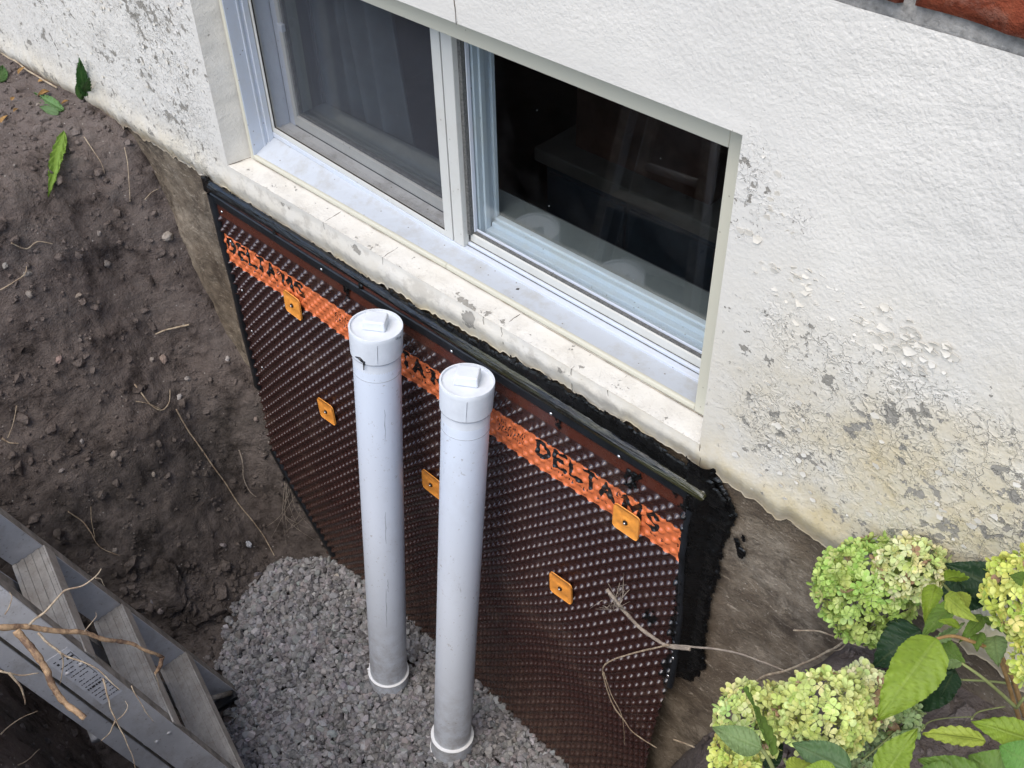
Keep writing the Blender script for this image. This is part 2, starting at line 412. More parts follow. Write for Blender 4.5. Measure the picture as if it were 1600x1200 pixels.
def root_mat(name, a, b, sc=60):
    m = NB(name, .8, .2); m.col(m.mix(m.ramp(m.noise(sc, 6, .7, m.pos((.5, 1, 1))), [(.42, 0), (.6, 1)]), a, b))
    m.nor(m.bump(m.noise(sc * 3, 5, .7), .9, .004)); return m
M['root_bark'] = root_mat('root_bark', (.15, .095, .065), (.50, .34, .20), 34)
M['root_pale'] = root_mat('pale_root', (.46, .38, .27), (.27, .20, .14))
M['root_grey'] = root_mat('grey_root', (.24, .20, .165), (.36, .31, .25))
M['brick'] = NB('rough_red_brick', .9, .2)
mm = M['brick']; n1 = mm.noise(13, 7, .7)
mm.col(mm.mix(mm.ramp(mm.noise(30, 6, .7), [(.5, 0), (.7, .6)]), mm.ramp(n1, [(.3, (.10, .022, .012)), (.5, (.24, .055, .026)), (.7, (.34, .10, .05))]), (.36, .20, .15)))
mm.nor(mm.bump(mm.math('ADD', n1, mm.math('MULTIPLY', mm.noise(90, 5, .7), .4)), 1, .012))
M['mortar'] = simple('grey_mortar', (.34, .33, .31), .9, .2, 60, .25, .8, 120, .004)
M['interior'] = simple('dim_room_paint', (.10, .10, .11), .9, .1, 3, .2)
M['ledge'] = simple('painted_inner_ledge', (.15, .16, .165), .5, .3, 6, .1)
def glass_mat():
    m = NB('window_glass'); t = m.t
    fr = m.math('ADD', .042, m.math('MULTIPLY', m.math('POWER', m.n('ShaderNodeLayerWeight', {'Blend': .5}).outputs['Facing'], 5), .95))
    tr = m.n('ShaderNodeBsdfTransparent', {'Color': (.93, .96, .955, 1)}); gl = m.n('ShaderNodeBsdfGlossy', {'Color': (1, 1, 1, 1), 'Roughness': .01})
    df = m.n('ShaderNodeBsdfDiffuse', {'Color': (.6, .6, .6, 1)})
    mx = m.n('ShaderNodeMixShader', {0: m.math('MULTIPLY', fr, 1.0), 1: tr.outputs[0], 2: gl.outputs[0]})
    sp = m.n('ShaderNodeTexVoronoi', {'Vector': m.pos(), 'Scale': 90}, feature='F1')
    rr = m.n('ShaderNodeSeparateColor', {'Color': sp.outputs['Color']}).outputs[0]
    dust = m.math('MULTIPLY', m.ramp(sp.outputs['Distance'], [(.06, 1), (.12, 0)]), m.ramp(rr, [(.972, 0), (.975, .75)]))
    scr = m.math('MULTIPLY', m.ramp(m.noise(3.5, 4, .6), [(.5, .0), (.8, .012)]), 1)
    mx2 = m.n('ShaderNodeMixShader', {0: m.math('ADD', dust, scr), 1: mx.outputs[0], 2: df.outputs[0]})
    t.links.new(mx2.outputs[0], m.out.inputs[0]); return m
M['glass'] = glass_mat()
def screen_mat():
    m = NB('insect_mesh'); t = m.t
    tr = m.n('ShaderNodeBsdfTransparent'); df = m.n('ShaderNodeBsdfDiffuse', {'Color': (.085, .09, .105, 1)})
    wx = m.n('ShaderNodeTexNoise', {'Vector': m.pos(), 'Scale': 20, 'Detail': 5, 'Roughness': .6}).outputs[0]
    mx = m.n('ShaderNodeMixShader', {0: m.ramp(wx, [(.3, .34), (.7, .40)]), 1: tr.outputs[0], 2: df.outputs[0]})
    t.links.new(mx.outputs[0], m.out.inputs[0]); return m
M['screen'] = screen_mat()
M['curtain'] = simple('sheer_curtain', (.12, .135, .155), .8, .1, 8, .15)
def petal_mat():
    m = NB('hydrangea_petal', .6, .25)
    c = m.attr('tint').outputs['Color']
    m.col(m.mix(m.ramp(m.noise(160, 3), [(.4, 0), (.75, .3)]), c, (.62, .66, .36)))
    m.b.inputs['Subsurface Weight'].default_value = .0
    t = m.t; tl = m.n('ShaderNodeBsdfTranslucent', {'Color': c}); mx = m.n('ShaderNodeMixShader', {0: .28, 1: m.b.outputs[0], 2: tl.outputs[0]})
    t.links.new(mx.outputs[0], m.out.inputs[0]); return m
M['petal'] = petal_mat()
def leaf_mat():
    m = NB('leaf', .5, .28)
    c = m.attr('tint').outputs['Color']; v = m.attr('vein').outputs['Fac']
    blot = m.ramp(m.noise(28, 5, .65), [(.35, 0), (.7, .45)])
    c2 = m.mix(blot, c, m.mix(.5, c, (.02, .05, .012)))
    c3 = m.mix(m.math('MULTIPLY', v, .30), c2, m.mix(.5, c2, m.mix(.6, c2, (.40, .44, .20))))
    m.col(c3); m.nor(m.bump(m.math('SUBTRACT', m.noise(70, 4), m.math('MULTIPLY', v, .9)), .5, .004))
    t = m.t; tl = m.n('ShaderNodeBsdfTranslucent', {'Color': c3}); mx = m.n('ShaderNodeMixShader', {0: .30, 1: m.b.outputs[0], 2: tl.outputs[0]})
    t.links.new(mx.outputs[0], m.out.inputs[0]); return m
M['leaf'] = leaf_mat()
M['stem'] = simple('green_stem', (.24, .27, .10), .6, .3, 30, .2)
M['stem_brown'] = simple('woody_stem', (.30, .18, .07), .7, .3, 40, .25)
M['pebble'] = NB('pebble_stone', .8, .3); mm = M['pebble']
mm.col(mm.mix(mm.noise(50, 5, .7), mm.attr('tint').outputs['Color'], (.16, .13, .11)))
M['debris'] = simple('dry_leaf_litter', (.38, .22, .08), .8, .2, 40, .4)

# ================================================================== THE HOUSE WALL
X0, X1, Z0, Z1 = -2.29, -.741, -1.427, -.776        # window opening in the plaster face
YP = -.004                                            # plaster face
house = thing('house', (-1.5, 0, -1.5), 'white painted stucco basement wall with peeling paint, bare concrete footing and red brick above', 'house')

# --- bare concrete
mb = MB()
mb.box((-6.5, .03, -3.3), (X0 - .06, .26, -.55)); mb.box((X1 + .06, .03, -3.3), (4.5, .26, -.55))
mb.box((X0 - .06, .03, -3.3), (X1 + .06, .26, Z0 - .06)); mb.box((X0 - .06, .03, Z1 + .06), (X1 + .06, .26, -.55))
core = mb.build('wall_core', M['concrete'], house)
xs = np.arange(-4.3, .9, .012); zs = np.arange(-3.2, -1.44, .012)
gx, gz = np.meshgrid(xs, zs, indexing='ij'); P = np.stack([gx.ravel(), np.zeros(gx.size), gz.ravel()], 1)
yy = .012 + .010 * fbm(P, 3, 4, 1) + .004 * fbm(P, 22, 4, 2)
P[:, 1] = yy
mobj('concrete_foundation', P, grid_faces(len(xs), len(zs)), M['concrete'], house, True)

# --- plaster coat with a ragged lower edge
def gauss(x, z, cx, cz, sx, sz, a=1): return a * np.exp(-((x - cx) / sx) ** 2 - ((z - cz) / sz) ** 2)
xs = np.unique(np.concatenate([np.arange(-4.3, X0, .01), [X0], np.arange(X0 + .01, X1, .01), [X1], np.arange(X1 + .01, 1.2, .01)]).round(5))
zs = np.unique(np.concatenate([np.arange(-1.56, Z0, .008), [Z0], np.arange(Z0 + .01, Z1, .01), [Z1], np.arange(Z1 + .01, -.55, .01), [-.545]]).round(5))
gx, gz = np.meshgrid(xs, zs, indexing='ij'); X = gx.ravel(); Z = gz.ravel()
# lower edge height along x
def low_edge(x):
    x = np.asarray(x, float); q = np.stack([x, 0 * x, 0 * x], 1)
    base = np.interp(x, [-4.3, -3.7, -3.0, -2.42, -1.9, -1.35, -.9, -.7, -.4, -.1, 1.2], [-1.535, -1.537, -1.52, -1.522, -1.528, -1.508, -1.488, -1.49, -1.505, -1.55, -1.56])
    return base + .006 * fbm(q, 9, 4, 4) + .010 * fbm(q, 55, 5, 5, H=.5)
le = low_edge(xs)
LE = np.repeat(le, len(zs))
Zm = np.where(Z < -1.44, LE + (Z + 1.56) / (.12) * (-1.44 - LE), Z)
Q = np.stack([X, 0 * X, Zm], 1)
n1 = fbm(Q, 2.2, 3, 6); n2 = fbm(Q, 24, 4, 7)
left = sstep(-2.2, -2.45, X)
rough = np.clip(.30 + .45 * sstep(-.8, -.4, X) * sstep(-1.3, -.8, Zm) + .5 * left + .35 * sstep(-.9, -.62, Zm), 0, 1)
near = sstep(.09, .02, np.maximum(np.maximum(X0 - X, X - X1), np.maximum(Z0 - Zm, Zm - Z1)))   # smoother band around the opening
rough *= (1 - .6 * near)
Y = YP + .004 * n1 + .0014 * n2 * rough
edist = np.maximum(np.maximum(X0 - X, X - X1), np.maximum(Z0 - Zm, Zm - Z1)); Y = YP + (Y - YP) * sstep(0, .03, edist)
bot = sstep(.05, .0, Zm - LE); Y += .010 * bot - .006 * sstep(.10, .04, Zm - LE) * sstep(0, .03, edist)
Y += .0 * X
peel = (gauss(X, Zm, -.52, -1.08, .16, .05, 1.1) + gauss(X, Zm, -.33, -1.11, .13, .06, 1.25) + gauss(X, Zm, -.40, -1.25, .25, .14, .52)
        + gauss(X, Zm, -.20, -1.25, .2, .2, .55) + gauss(X, Zm, -.72, -.86, .05, .10, .75) + gauss(X, Zm, -.63, -.87, .04, .03, .9) + gauss(X, Zm, -.60, -1.28, .12, .10, .75)
        + gauss(X, Zm, -.30, -1.42, .25, .06, .55) + gauss(X, Zm, 0.05, -1.3, .25, .2, .55)
        + left * (.62 + .25 * gauss(X, Zm, -2.62, -1.0, .4, .25)) + gauss(X, Zm, -2.42, -1.25, .15, .3, .35))
peel = np.clip(peel, 0, 1.0)
dirt = sstep(.16, .0, Zm - LE) * .75 + gauss(X, Zm, -.30, -1.27, .42, .26, .65) + gauss(X, Zm, -.05, -1.36, .5, .24, .75)
dirt *= 1 - .45 * ((X < X1) & (X > X0) & (Zm < Z0))
dirt = np.clip(dirt + .5 * sstep(.035, 0, Zm - LE), 0, 1)
green = gauss(X, Zm, 0.0, -1.34, .35, .16, .8) + gauss(X, Zm, -.3, -1.46, .3, .05, .5)
soilst = sstep(.045, 0, Zm - LE) * (.6 + .4 * sstep(-2.4, -3, X)) * np.where((X > -2.45) & (X < -.8), .15, 1)
scuff = ((X < X1) & (X > X0)) * sstep(Z0, Z0 - .02, Zm) * .9 + left * .35
V = np.stack([X, Y, Zm], 1)
cxm = (gx[:-1, :-1] + gx[1:, 1:]) / 2; czm = (gz[:-1, :-1] + gz[1:, 1:]) / 2
keep = ~((cxm > X0) & (cxm < X1) & (czm > Z0) & (czm < Z1))
F = grid_faces(len(xs), len(zs), keep)
# skirt under the lower edge
nV = len(V); ii = np.arange(len(xs)) * len(zs); sk = V[ii].copy(); sk[:, 1] = .03; sk[:, 2] += .002
V = np.vstack([V, sk]); k = np.arange(len(xs) - 1)
F = np.vstack([F, np.stack([ii[:-1], ii[1:], nV + k + 1, nV + k], 1)])
ext = lambda a: np.concatenate([a, a[ii]])
mobj('painted_plaster', V, F, M['plaster'], house, True, {'peel': ext(peel), 'dirt': ext(dirt), 'rough': ext(rough), 'green': ext(green), 'soil': ext(soilst), 'scuff': ext(scuff), 'bare': ext(gauss(X, Zm, -1.365, -1.452, .026, .030, .85) + gauss(X, Zm, -2.05, -1.445, .06, .014, .5) + gauss(X, Zm, -1.75, -1.45, .06, .015, .5) + gauss(X, Zm, -1.1, -1.45, .08, .014, .45) + gauss(X, Zm, -.27, -1.125, .03, .02, .5) + gauss(X, Zm, -.30, -1.17, .03, .02, .45))})

# --- plaster reveal around the window (splayed)
FY = .052
FX0, FX1, FZ0, FZ1 = -2.258, -.771, -1.415, -.790   # window frame face rectangle
BARE = [(-1.375, -.002, .035, .95), (-1.32, .010, .02, .6), (-2.12, -.004, .04, .55), (-1.72, -.004, .05, .5), (-1.05, -.002, .05, .45), (-.84, .0, .05, .5), (-1.93, -.004, .03, .45)]
def reveal(name, a0, a1, b0, b1, nu=120, nv=8, sc=.0):
    """ruled patch from edge a0-a1 (wall face) to b0-b1 (frame)"""
    a0, a1, b0, b1 = map(lambda t: np.array(t, float), (a0, a1, b0, b1))
    u = np.linspace(0, 1, nu)[:, None, None]; v = np.linspace(0, 1, nv)[None, :, None]
    G = (a0 * (1 - u) + a1 * u) * (1 - v) + (b0 * (1 - u) + b1 * u) * v
    n = np.cross(a1 - a0, b0 - a0); n /= np.linalg.norm(n)
    Q = G.reshape(-1, 3); vv = np.repeat(np.linspace(0, 1, nv)[None, :], nu, 0).ravel()
    w_ = np.sin(np.pi * vv) ** .5 if False else np.where((vv > 0.001) & (vv < .999), 1, 0)
    Q = Q + n[None] * (.0022 * fbm(Q, 20, 4, 9) * w_)[:, None]
    z = np.zeros(len(Q))
    return mobj(name, Q, grid_faces(nu, nv), M['plaster'], house, True, {'peel': z + sc * (1 - vv), 'dirt': z + .16, 'rough': z + .12, 'green': z, 'soil': z, 'scuff': sc * (1 - vv), 'bare': sum((gauss(Q[:, 0], Q[:, 1], bx_, by_, sx_, .022, am_) for bx_, by_, sx_, am_ in BARE), z) if name == 'window_sill_slab' else z})
YW = YP + .0
reveal('window_sill_slab', (X0, YW, Z0), (X1, YW, Z0), (FX0 + .0, FY + .03, FZ0), (FX1, FY + .03, FZ0), 260, 12, .45)
reveal('reveal_side', (X0, YW, Z0), (X0, YW, Z1), (FX0, FY + .03, FZ0), (FX0, FY + .03, FZ1), 90, 8, .25)
reveal('reveal_side', (X1, YW, Z0), (X1, YW, Z1), (FX1, FY + .03, FZ0), (FX1, FY + .03, FZ1))
reveal('reveal_head', (X0, YW, Z1), (X1, YW, Z1), (FX0, FY + .03, FZ1), (FX1, FY + .03, FZ1))
# joints and cracks across the sill slab
def crackline(pts, wd=.0016, nm='sill_crack', par=house, mt='crack'):
    mb = MB(); q = [Vector(p) for p in pts]
    mb.tube(q, [wd * .7 * (.4 + rng.random() * .8) for _ in q], 5)
    return mb.build(nm, M[mt], par, True)
for (a, b) in [((505, 348), (521, 327)), ((597, 398), (613, 379)), ((755, 487), (769, 466)), ((783, 512), (797, 496)), ((893, 567), (903, 545)), ((950, 600), (962, 578))]:
    pa = aty(a[0], a[1], YP - .001)
    pb = Vector((pa.x + .004, FY, FZ0 + .001 - .001))
    pa = Vector((pa.x, YP - .0015, Z0 - .001))
    pb = Vector((pa.x + .006, FY * .93, Z0 + (FZ0 - Z0) * (FY * .93 - YP) / (FY + .03 - YP) + .0005))
    crackline(wiggle(pa, pb, 6, .05, a[0]), .0011)
    crackline(wiggle(pa, pa + Vector((.006, -.001, -.03 - .03 * rng.random())), 6, .1, a[0] + 5), .0010)

# mitre crack lines at left corner, right corner
crackline(wiggle((X0, YP, Z0), (FX0, FY, FZ0 + .001), 5, .02, 3), .0014)
crackline(wiggle((X1 + .002, YP - .001, Z0), (X1 + .01, YP - .004, Z0 - .07), 8, .06, 8), .0014)
# hairline above the head
crackline(wiggle(aty(707, -40, YP - .002), aty(713, 38, YP - .002), 9, .04, 12), .0011)

# --- lifted paint flakes: small curled chips standing off the plaster
fr_ = random.Random(21); V = []; F = []
def flake(x, z, r, lift):
    m0 = len(V); n = fr_.randint(5, 8); a0 = fr_.uniform(0, 6.28); up = fr_.uniform(-.7, .7) + (math.pi / 2 if fr_.random() < .6 else -math.pi / 2)
    ux, uz = math.cos(up), math.sin(up); rim = []
    for k in range(n):
        a = a0 + 2 * math.pi * k / n + fr_.uniform(-.3, .3); rr = r * fr_.uniform(.6, 1.15); rim.append((rr * math.cos(a) * 1.15, rr * math.sin(a) * .85))
    def yof(dx, dz):
        t = (dx * ux + dz * uz) / r; return -.0045 - .0012 - lift * max(0, (t + .9) / 1.8) ** 2
    V.append((x, yof(0, 0), z))
    for dx, dz in rim: V.append((x + dx * .6, yof(dx * .6, dz * .6), z + dz * .6))
    for dx, dz in rim: V.append((x + dx, yof(dx, dz), z + dz))
    for k in range(n):
        k2 = (k + 1) % n; F.append((m0, m0 + 1 + k, m0 + 1 + k2)); F.append((m0 + 1 + k, m0 + 1 + n + k, m0 + 1 + n + k2, m0 + 1 + k2))
arc = spline([aty(*p, YP) for p in [(1232, 425), (1262, 448), (1310, 482), (1352, 505), (1400, 525), (1440, 545), (1475, 565)]], 8)
for _ in range(130):
    p = fr_.choice(arc); flake(p.x + fr_.gauss(0, .030), p.z + fr_.gauss(0, .022), fr_.uniform(.004, .010), fr_.uniform(.0015, .0045))
for cx_, cz_, sx_, sz_, n_ in [(-.66, -.875, .030, .04, 26), (-.72, -.92, .012, .07, 18), (-.30, -1.28, .14, .10, 60), (-.60, -1.27, .07, .09, 40), (-.42, -1.40, .16, .05, 50), (-.12, -1.35, .12, .09, 40), (-2.75, -1.15, .3, .16, 120), (-2.5, -1.1, .1, .2, 60), (-3.1, -1.2, .3, .15, 60)]:
    for _ in range(n_ // 2):
        x_, z_ = fr_.gauss(cx_, sx_), fr_.gauss(cz_, sz_)
        if z_ > -1.47 and not (X0 - .03 < x_ < X1 + .015 and z_ > Z0 - .03): flake(x_, z_, fr_.uniform(.003, .008), fr_.uniform(.0008, .0022))
nf = len(V); fo = mobj('peeling_paint', V, F, M['plaster'], house, False, {'peel': np.zeros(nf), 'dirt': np.full(nf, .30), 'rough': np.zeros(nf), 'green': np.zeros(nf), 'bare': np.zeros(nf), 'soil': np.zeros(nf), 'scuff': np.zeros(nf)}); fo['kind'] = 'stuff'
sm = fo.modifiers.new('s', 'SOLIDIFY'); sm.thickness = .0006

# --- brick courses
mb = MB()
mort = MB(); mort.box((-6.5, .002, -.556), (4.5, .25, 1.6)); mort.build('mortar_bed', M['mortar'], house)
def brick(x0, x1, z0, z1, seed):
    n = 16; m_ = 6; V = []; Fc = []
    us = np.linspace(x0, x1, n); vs = np.linspace(z0, z1, m_)
    G = []
    for i, x in enumerate(us):
        for j, z in enumerate(vs):
            edge = min(i, n - 1 - i, j, m_ - 1 - j)
            p = Vector((x * 7, seed, z * 16)); y = -.014 - .012 * noise.fractal(p, .8, 2.1, 5) + .0035 * noise.noise(Vector((x * 60, seed, z * 90)))
            if edge == 0: y = .012
            xx = x + (.002 * noise.noise(Vector((z * 60, seed, 1))) if edge == 0 else 0); zz = z + (.003 * noise.noise(Vector((x * 30, seed, 2))) if edge == 0 else 0)
            if edge == 1: 
                y = y * .8
                if i == 1: xx = us[0] + .004
                if i == n - 2: xx = us[-1] - .004
                if j == 1: zz = vs[0] + .005
                if j == m_ - 2: zz = vs[-1] - .005
            G.append((xx, y, zz))
    return G, [tuple(f) for f in grid_faces(n, m_).tolist()]
bl, bh, jt = .262, .078, .0135
seed = 0
for row in range(14):
    z0 = -.527 + row * (bh + jt)
    off = (-.5305 if row % 2 == 0 else -.5305 + (bl + jt) / 2)
    for kx in range(-9 if row < 3 else -6, 5):
        x0 = off + kx * (bl + jt); seed += 1
        G, Fb = brick(x0, x0 + bl, z0, z0 + bh, seed * 3.7); mb.add(G, Fb)
mb.build('brick_facade', M['brick'], house, True)

# ================================================================== WINDOW (part of the house)
def ring(mb, x0, x1, z0, z1, wl, wr, wt, wb, y0, y1):
    """rectangular frame, four butted members"""
    mb.box((x0, y0, z0), (x0 + wl, y1, z1)); mb.box((x1 - wr, y0, z0), (x1, y1, z1))
    mb.box((x0 + wl, y0, z1 - wt), (x1 - wr, y1, z1)); mb.box((x0 + wl, y0, z0), (x1 - wr, y1, z0 + wb))
IX0, IX1, IZ0, IZ1 = -2.245, -.797, -1.400, -.842
mb = MB()
mb.box((FX0, FY, FZ0), (IX0, .30, FZ1)); mb.box((IX1, FY, FZ0), (FX1, .30, FZ1)); mb.box((IX0, FY, IZ1), (IX1, .30, FZ1))
win = mb.build('window', M['vinyl_cream'], house, bevel=.002)
tag(win, 'sliding basement window in a white vinyl frame, insect mesh over its left half')
def sub(mb_, name, mat, bevel=.0012, par=None):
    return mb_.build(name, M[mat], par or win, bevel=bevel)
# left jamb liner with grooves (bluish side)
mb = MB(); mb.box((IX0 + .0005, FY + .001, IZ0 - .01), (IX0 + .003, .122, IZ1)); mb.box((IX0 + .003, .088, IZ0 - .01), (IX0 + .006, .095, IZ1)); mb.box((IX0 + .003, .103, IZ0 - .01), (IX0 + .009, .119, IZ1))
sub(mb, 'jamb_liner', 'vinyl')
# sill front strip and sloped sill top (the sill sags a little from the left corner to the right)
def DZ(x): return float(np.interp(x, [-2.245, -1.5, -.797], [0, -.037, -.045]))
mb = MB()
for xa, xb in ((IX0, -1.5), (-1.5, IX1)): mb.box((xa, FY, FZ0), (xb, FY + .010, FZ0 + .0125))
sub(mb, 'sill_front', 'vinyl_cream', .003)
mb = MB(); tv = []
for x in np.linspace(IX0, IX1, 25).tolist(): tv += [(x, FY + .008, -1.4035), (x, .135, -1.3675 + DZ(x)), (x, .135, -1.39 + DZ(x)), (x, FY + .008, -1.418)]
mb.add(tv, [(k + i * 4, k + (i + 1) * 4, (k + 1) % 4 + (i + 1) * 4, (k + 1) % 4 + i * 4) for i in range(24) for k in range(4)] + [(0, 1, 2, 3), (99, 98, 97, 96)]); sub(mb, 'sill_top', 'vinyl_sill', .001)
def wsub(mb, name, mat, bevel=.0012, par=None):
    """outer unit: follows the sagging sill"""
    mb.V = [(x, y, z + DZ(x) * max(0, min(1, (-.9 - z) / .4))) for x, y, z in mb.V]
    return sub(mb, name, mat, bevel, par)
mb = MB(); mb.box((IX0 + .003, .119, -1.372), (-1.5, .134, -1.359)); mb.box((-1.5, .119, -1.372), (IX1, .134, -1.359)); wsub(mb, 'sill_lip', 'vinyl', .0012)
crackline(wiggle((IX0, FY - .001, FZ0 - .001), (FX1, FY - .001, FZ0 - .001), 60, .002, 5), .0013, 'sealant_line', win, 'sealant')
# insect screen (left half)
mb = MB(); ring(mb, IX0 + .004, -1.546, -1.358, IZ1 + .001, .012, .027, .012, .014, .121, .133); wsub(mb, 'screen_frame', 'vinyl_off', .0012)
mb = MB(); mb.add([(IX0 + .016, .127, -1.344), (-1.573, .127, -1.344), (-1.573, .127, IZ1 - .011), (IX0 + .016, .127, IZ1 - .011)], [(0, 1, 2, 3)]); wsub(mb, 'insect_mesh', 'screen', 0)
mb = MB(); mb.box((-1.5745, .1235, -1.344), (-1.5732, .1262, IZ1 - .011)); mb.box((IX0 + .016, .1235, -1.344), (IX0 + .0175, .1262, IZ1 - .011)); mb.box((IX0 + .0175, .1235, -1.344), (-1.5745, .1262, -1.3425)); wsub(mb, 'mesh_spline', 'dark', 0)
# left: jamb return, track ledge, inner sash
mb = MB(); mb.box((IX0 + .0045, .136, -1.362), (IX0 + .010, .178, IZ1)); mb.box((IX0 + .010, .178, -1.36), (IX0 + .032, .19, IZ1)); wsub(mb, 'inner_jamb', 'vinyl')
mb = MB(); mb.box((IX0 + .01, .135, -1.372), (-1.50, .1775, -1.352)); mb.box((IX0 + .01, .150, -1.352), (-1.50, .153, -1.3495)); wsub(mb, 'track_ledge', 'track', .001)
mb = MB(); ring(mb, IX0 + .022, -1.50, -1.3515, IZ1, .022, .03, .03, .030, .1785, .198); wsub(mb, 'left_sash', 'vinyl_off', .002)
mb = MB(); ring(mb, IX0 + .044, -1.53, -1.3215, IZ1 - .03, .007, .007, .007, .007, .186, .1965); wsub(mb, 'sash_gasket', 'gasket', 0)
mb = MB(); mb.box((IX0 + .045, .189, -1.320), (-1.531, .192, IZ1 - .031)); wsub(mb, 'left_pane', 'glass', 0)
# mullion
mb = MB(); mb.box((-1.5425, .121, -1.3585), (-1.510, .140, IZ1)); wsub(mb, 'mullion', 'vinyl_off', .002)
mb = MB(); mb.box((-1.5455, .132, -1.3585), (-1.543, .140, IZ1)); wsub(mb, 'mullion_gap', 'dark', 0)
# right: stepped rail, gasket, bead, pane
mb = MB(); mb.box((-1.5095, .1345, -1.372), (IX1, .142, -1.3505)); wsub(mb, 'sill_step', 'vinyl', .0015)
mb = MB(); mb.box((-1.5095, .1425, -1.366), (IX1, .1515, -1.3285)); wsub(mb, 'lower_rail', 'vinyl_off', .003)
mb = MB(); mb.box((-1.5095, .1330, -1.3588), (IX1, .1344, -1.3575)); mb.box((-1.5095, .1405, -1.3504), (IX1, .1424, -1.3495)); wsub(mb, 'joint_line', 'gasket', 0)
mb = MB(); mb.box((-1.509, .146, -1.3285), (IX1, .1525, -1.3235)); mb.box((-1.5095, .136, -1.3285), (-1.500, .146, IZ1)); wsub(mb, 'pile_gasket', 'gasket', 0)
mb = MB(); mb.box((-1.4995, .153, -1.329), (IX1, .1565, -1.3185)); mb.box((-1.4998, .1465, -1.3235), (-1.4965, .1565, IZ1)); wsub(mb, 'glazing_bead', 'vinyl', .001)
mb = MB(); mb.box((-1.4995, .157, -1.335), (IX1 + .004, .160, IZ1)); wsub(mb, 'right_pane', 'glass', 0)
# meeting stile seen behind the glass and inner frame steps
mb = MB(); mb.box((-1.51, .161, -1.40), (-1.493, .176, IZ1)); mb.box((-1.51, .176, -1.40), (-1.488, .192, IZ1)); mb.box((-1.51, .192, -1.40), (-1.497, .210, IZ1)); mb.box((-1.51, .210, -1.40), (-1.489, .222, IZ1)); sub(mb, 'meeting_stile', 'vinyl', .002)
mb = MB(); mb.box((-1.488, .161, -1.41), (IX1, .176, -1.372)); mb.box((-1.488, .176, -1.41), (IX1, .193, -1.362)); mb.box((-1.488, .193, -1.41), (IX1, .206, -1.350)); mb.box((-1.488, .206, -1.41), (IX1, .2215, -1.3445)); sub(mb, 'inner_track', 'vinyl', .002)
mb = MB(); mb.box((IX0, .2220, -1.40), (IX1, .305, -1.3460)); mb.box((IX0 + .012, .1985, -1.40), (-1.511, .2215, -1.35)); sub(mb, 'inner_ledge', 'ledge', .003)
# latch on left sash
mb = MB(); mb.box((IX0 + .045, .166, -1.085), (IX0 + .064, .178, -1.065)); sub(mb, 'sash_latch', 'vinyl', .002)
# squashed bug / screw hole on sill
mb = MB(); pb = Vector((-1.315, .098, -1.410)); mb.lathe(pb + Vector((0, 0, -.002)), (0, -.3, 1), [(.009, 0), (.010, .002), (.006, .006), (.001, .008)], 9)
o = mb.build('dried_beetle', M['dark'], None, True)
for v in o.data.vertices: v.co.x += .004 * noise.noise(v.co * 300); v.co.y += .003 * noise.noise(v.co * 220)
tag(o, 'small dark dried beetle lying on the white window sill', 'insect')

# room behind
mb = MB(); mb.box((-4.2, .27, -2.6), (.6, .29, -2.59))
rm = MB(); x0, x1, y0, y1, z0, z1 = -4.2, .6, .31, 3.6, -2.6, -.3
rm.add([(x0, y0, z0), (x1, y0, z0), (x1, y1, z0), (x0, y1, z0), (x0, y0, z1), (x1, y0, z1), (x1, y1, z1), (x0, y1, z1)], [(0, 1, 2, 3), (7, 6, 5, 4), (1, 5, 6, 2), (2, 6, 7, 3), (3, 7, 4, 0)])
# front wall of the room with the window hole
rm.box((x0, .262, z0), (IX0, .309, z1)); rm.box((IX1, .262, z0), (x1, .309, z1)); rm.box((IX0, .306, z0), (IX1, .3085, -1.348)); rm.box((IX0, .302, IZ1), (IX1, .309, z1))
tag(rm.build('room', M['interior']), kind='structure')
# curtain
V = []; nx_, nz_ = 80, 14
for i in range(nx_):
    for j in range(nz_):
        t = i / (nx_ - 1); s = j / (nz_ - 1)
        V.append((-2.36 + .47 * t * (1 - .25 * s), .335 + .022 * math.sin(t * 34 + .5 * math.sin(s * 3)) + .012 * math.sin(t * 13 + s * 2), -1.75 + .95 * s))
o = mobj('curtain', V, grid_faces(nx_, nz_), M['curtain'], None, True)
sol = o.modifiers.new('s', 'SOLIDIFY'); sol.thickness = .002
tag(o, 'pale sheer curtain hanging behind the left half of the basement window', 'curtain')
# cabinet and carton in the dim room
cb = thing('storage_cabinet', (-1.75, 1.2, -2.6), 'dim blue grey cabinet standing in the dark room behind the right window pane', 'cabinet')
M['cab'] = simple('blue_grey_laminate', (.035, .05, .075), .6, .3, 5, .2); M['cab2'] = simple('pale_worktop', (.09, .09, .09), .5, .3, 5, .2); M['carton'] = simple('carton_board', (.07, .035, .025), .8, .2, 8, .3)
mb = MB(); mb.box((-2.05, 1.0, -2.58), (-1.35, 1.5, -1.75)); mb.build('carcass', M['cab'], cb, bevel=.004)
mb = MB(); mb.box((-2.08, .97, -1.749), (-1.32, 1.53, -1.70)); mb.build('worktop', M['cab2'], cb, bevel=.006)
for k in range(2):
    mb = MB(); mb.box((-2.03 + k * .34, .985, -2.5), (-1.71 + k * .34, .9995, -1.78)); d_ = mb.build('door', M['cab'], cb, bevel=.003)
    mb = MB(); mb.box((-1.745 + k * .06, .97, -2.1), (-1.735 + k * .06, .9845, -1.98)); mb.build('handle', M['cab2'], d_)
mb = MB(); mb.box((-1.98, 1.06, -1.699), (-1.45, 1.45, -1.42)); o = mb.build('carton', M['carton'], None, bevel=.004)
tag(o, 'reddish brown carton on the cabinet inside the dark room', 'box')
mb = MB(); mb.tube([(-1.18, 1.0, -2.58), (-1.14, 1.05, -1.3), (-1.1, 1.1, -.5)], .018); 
o = mb.build('pole', M['cab2'], None, True); tag(o, 'pale upright pole standing in the dark room behind the glass', 'pole')

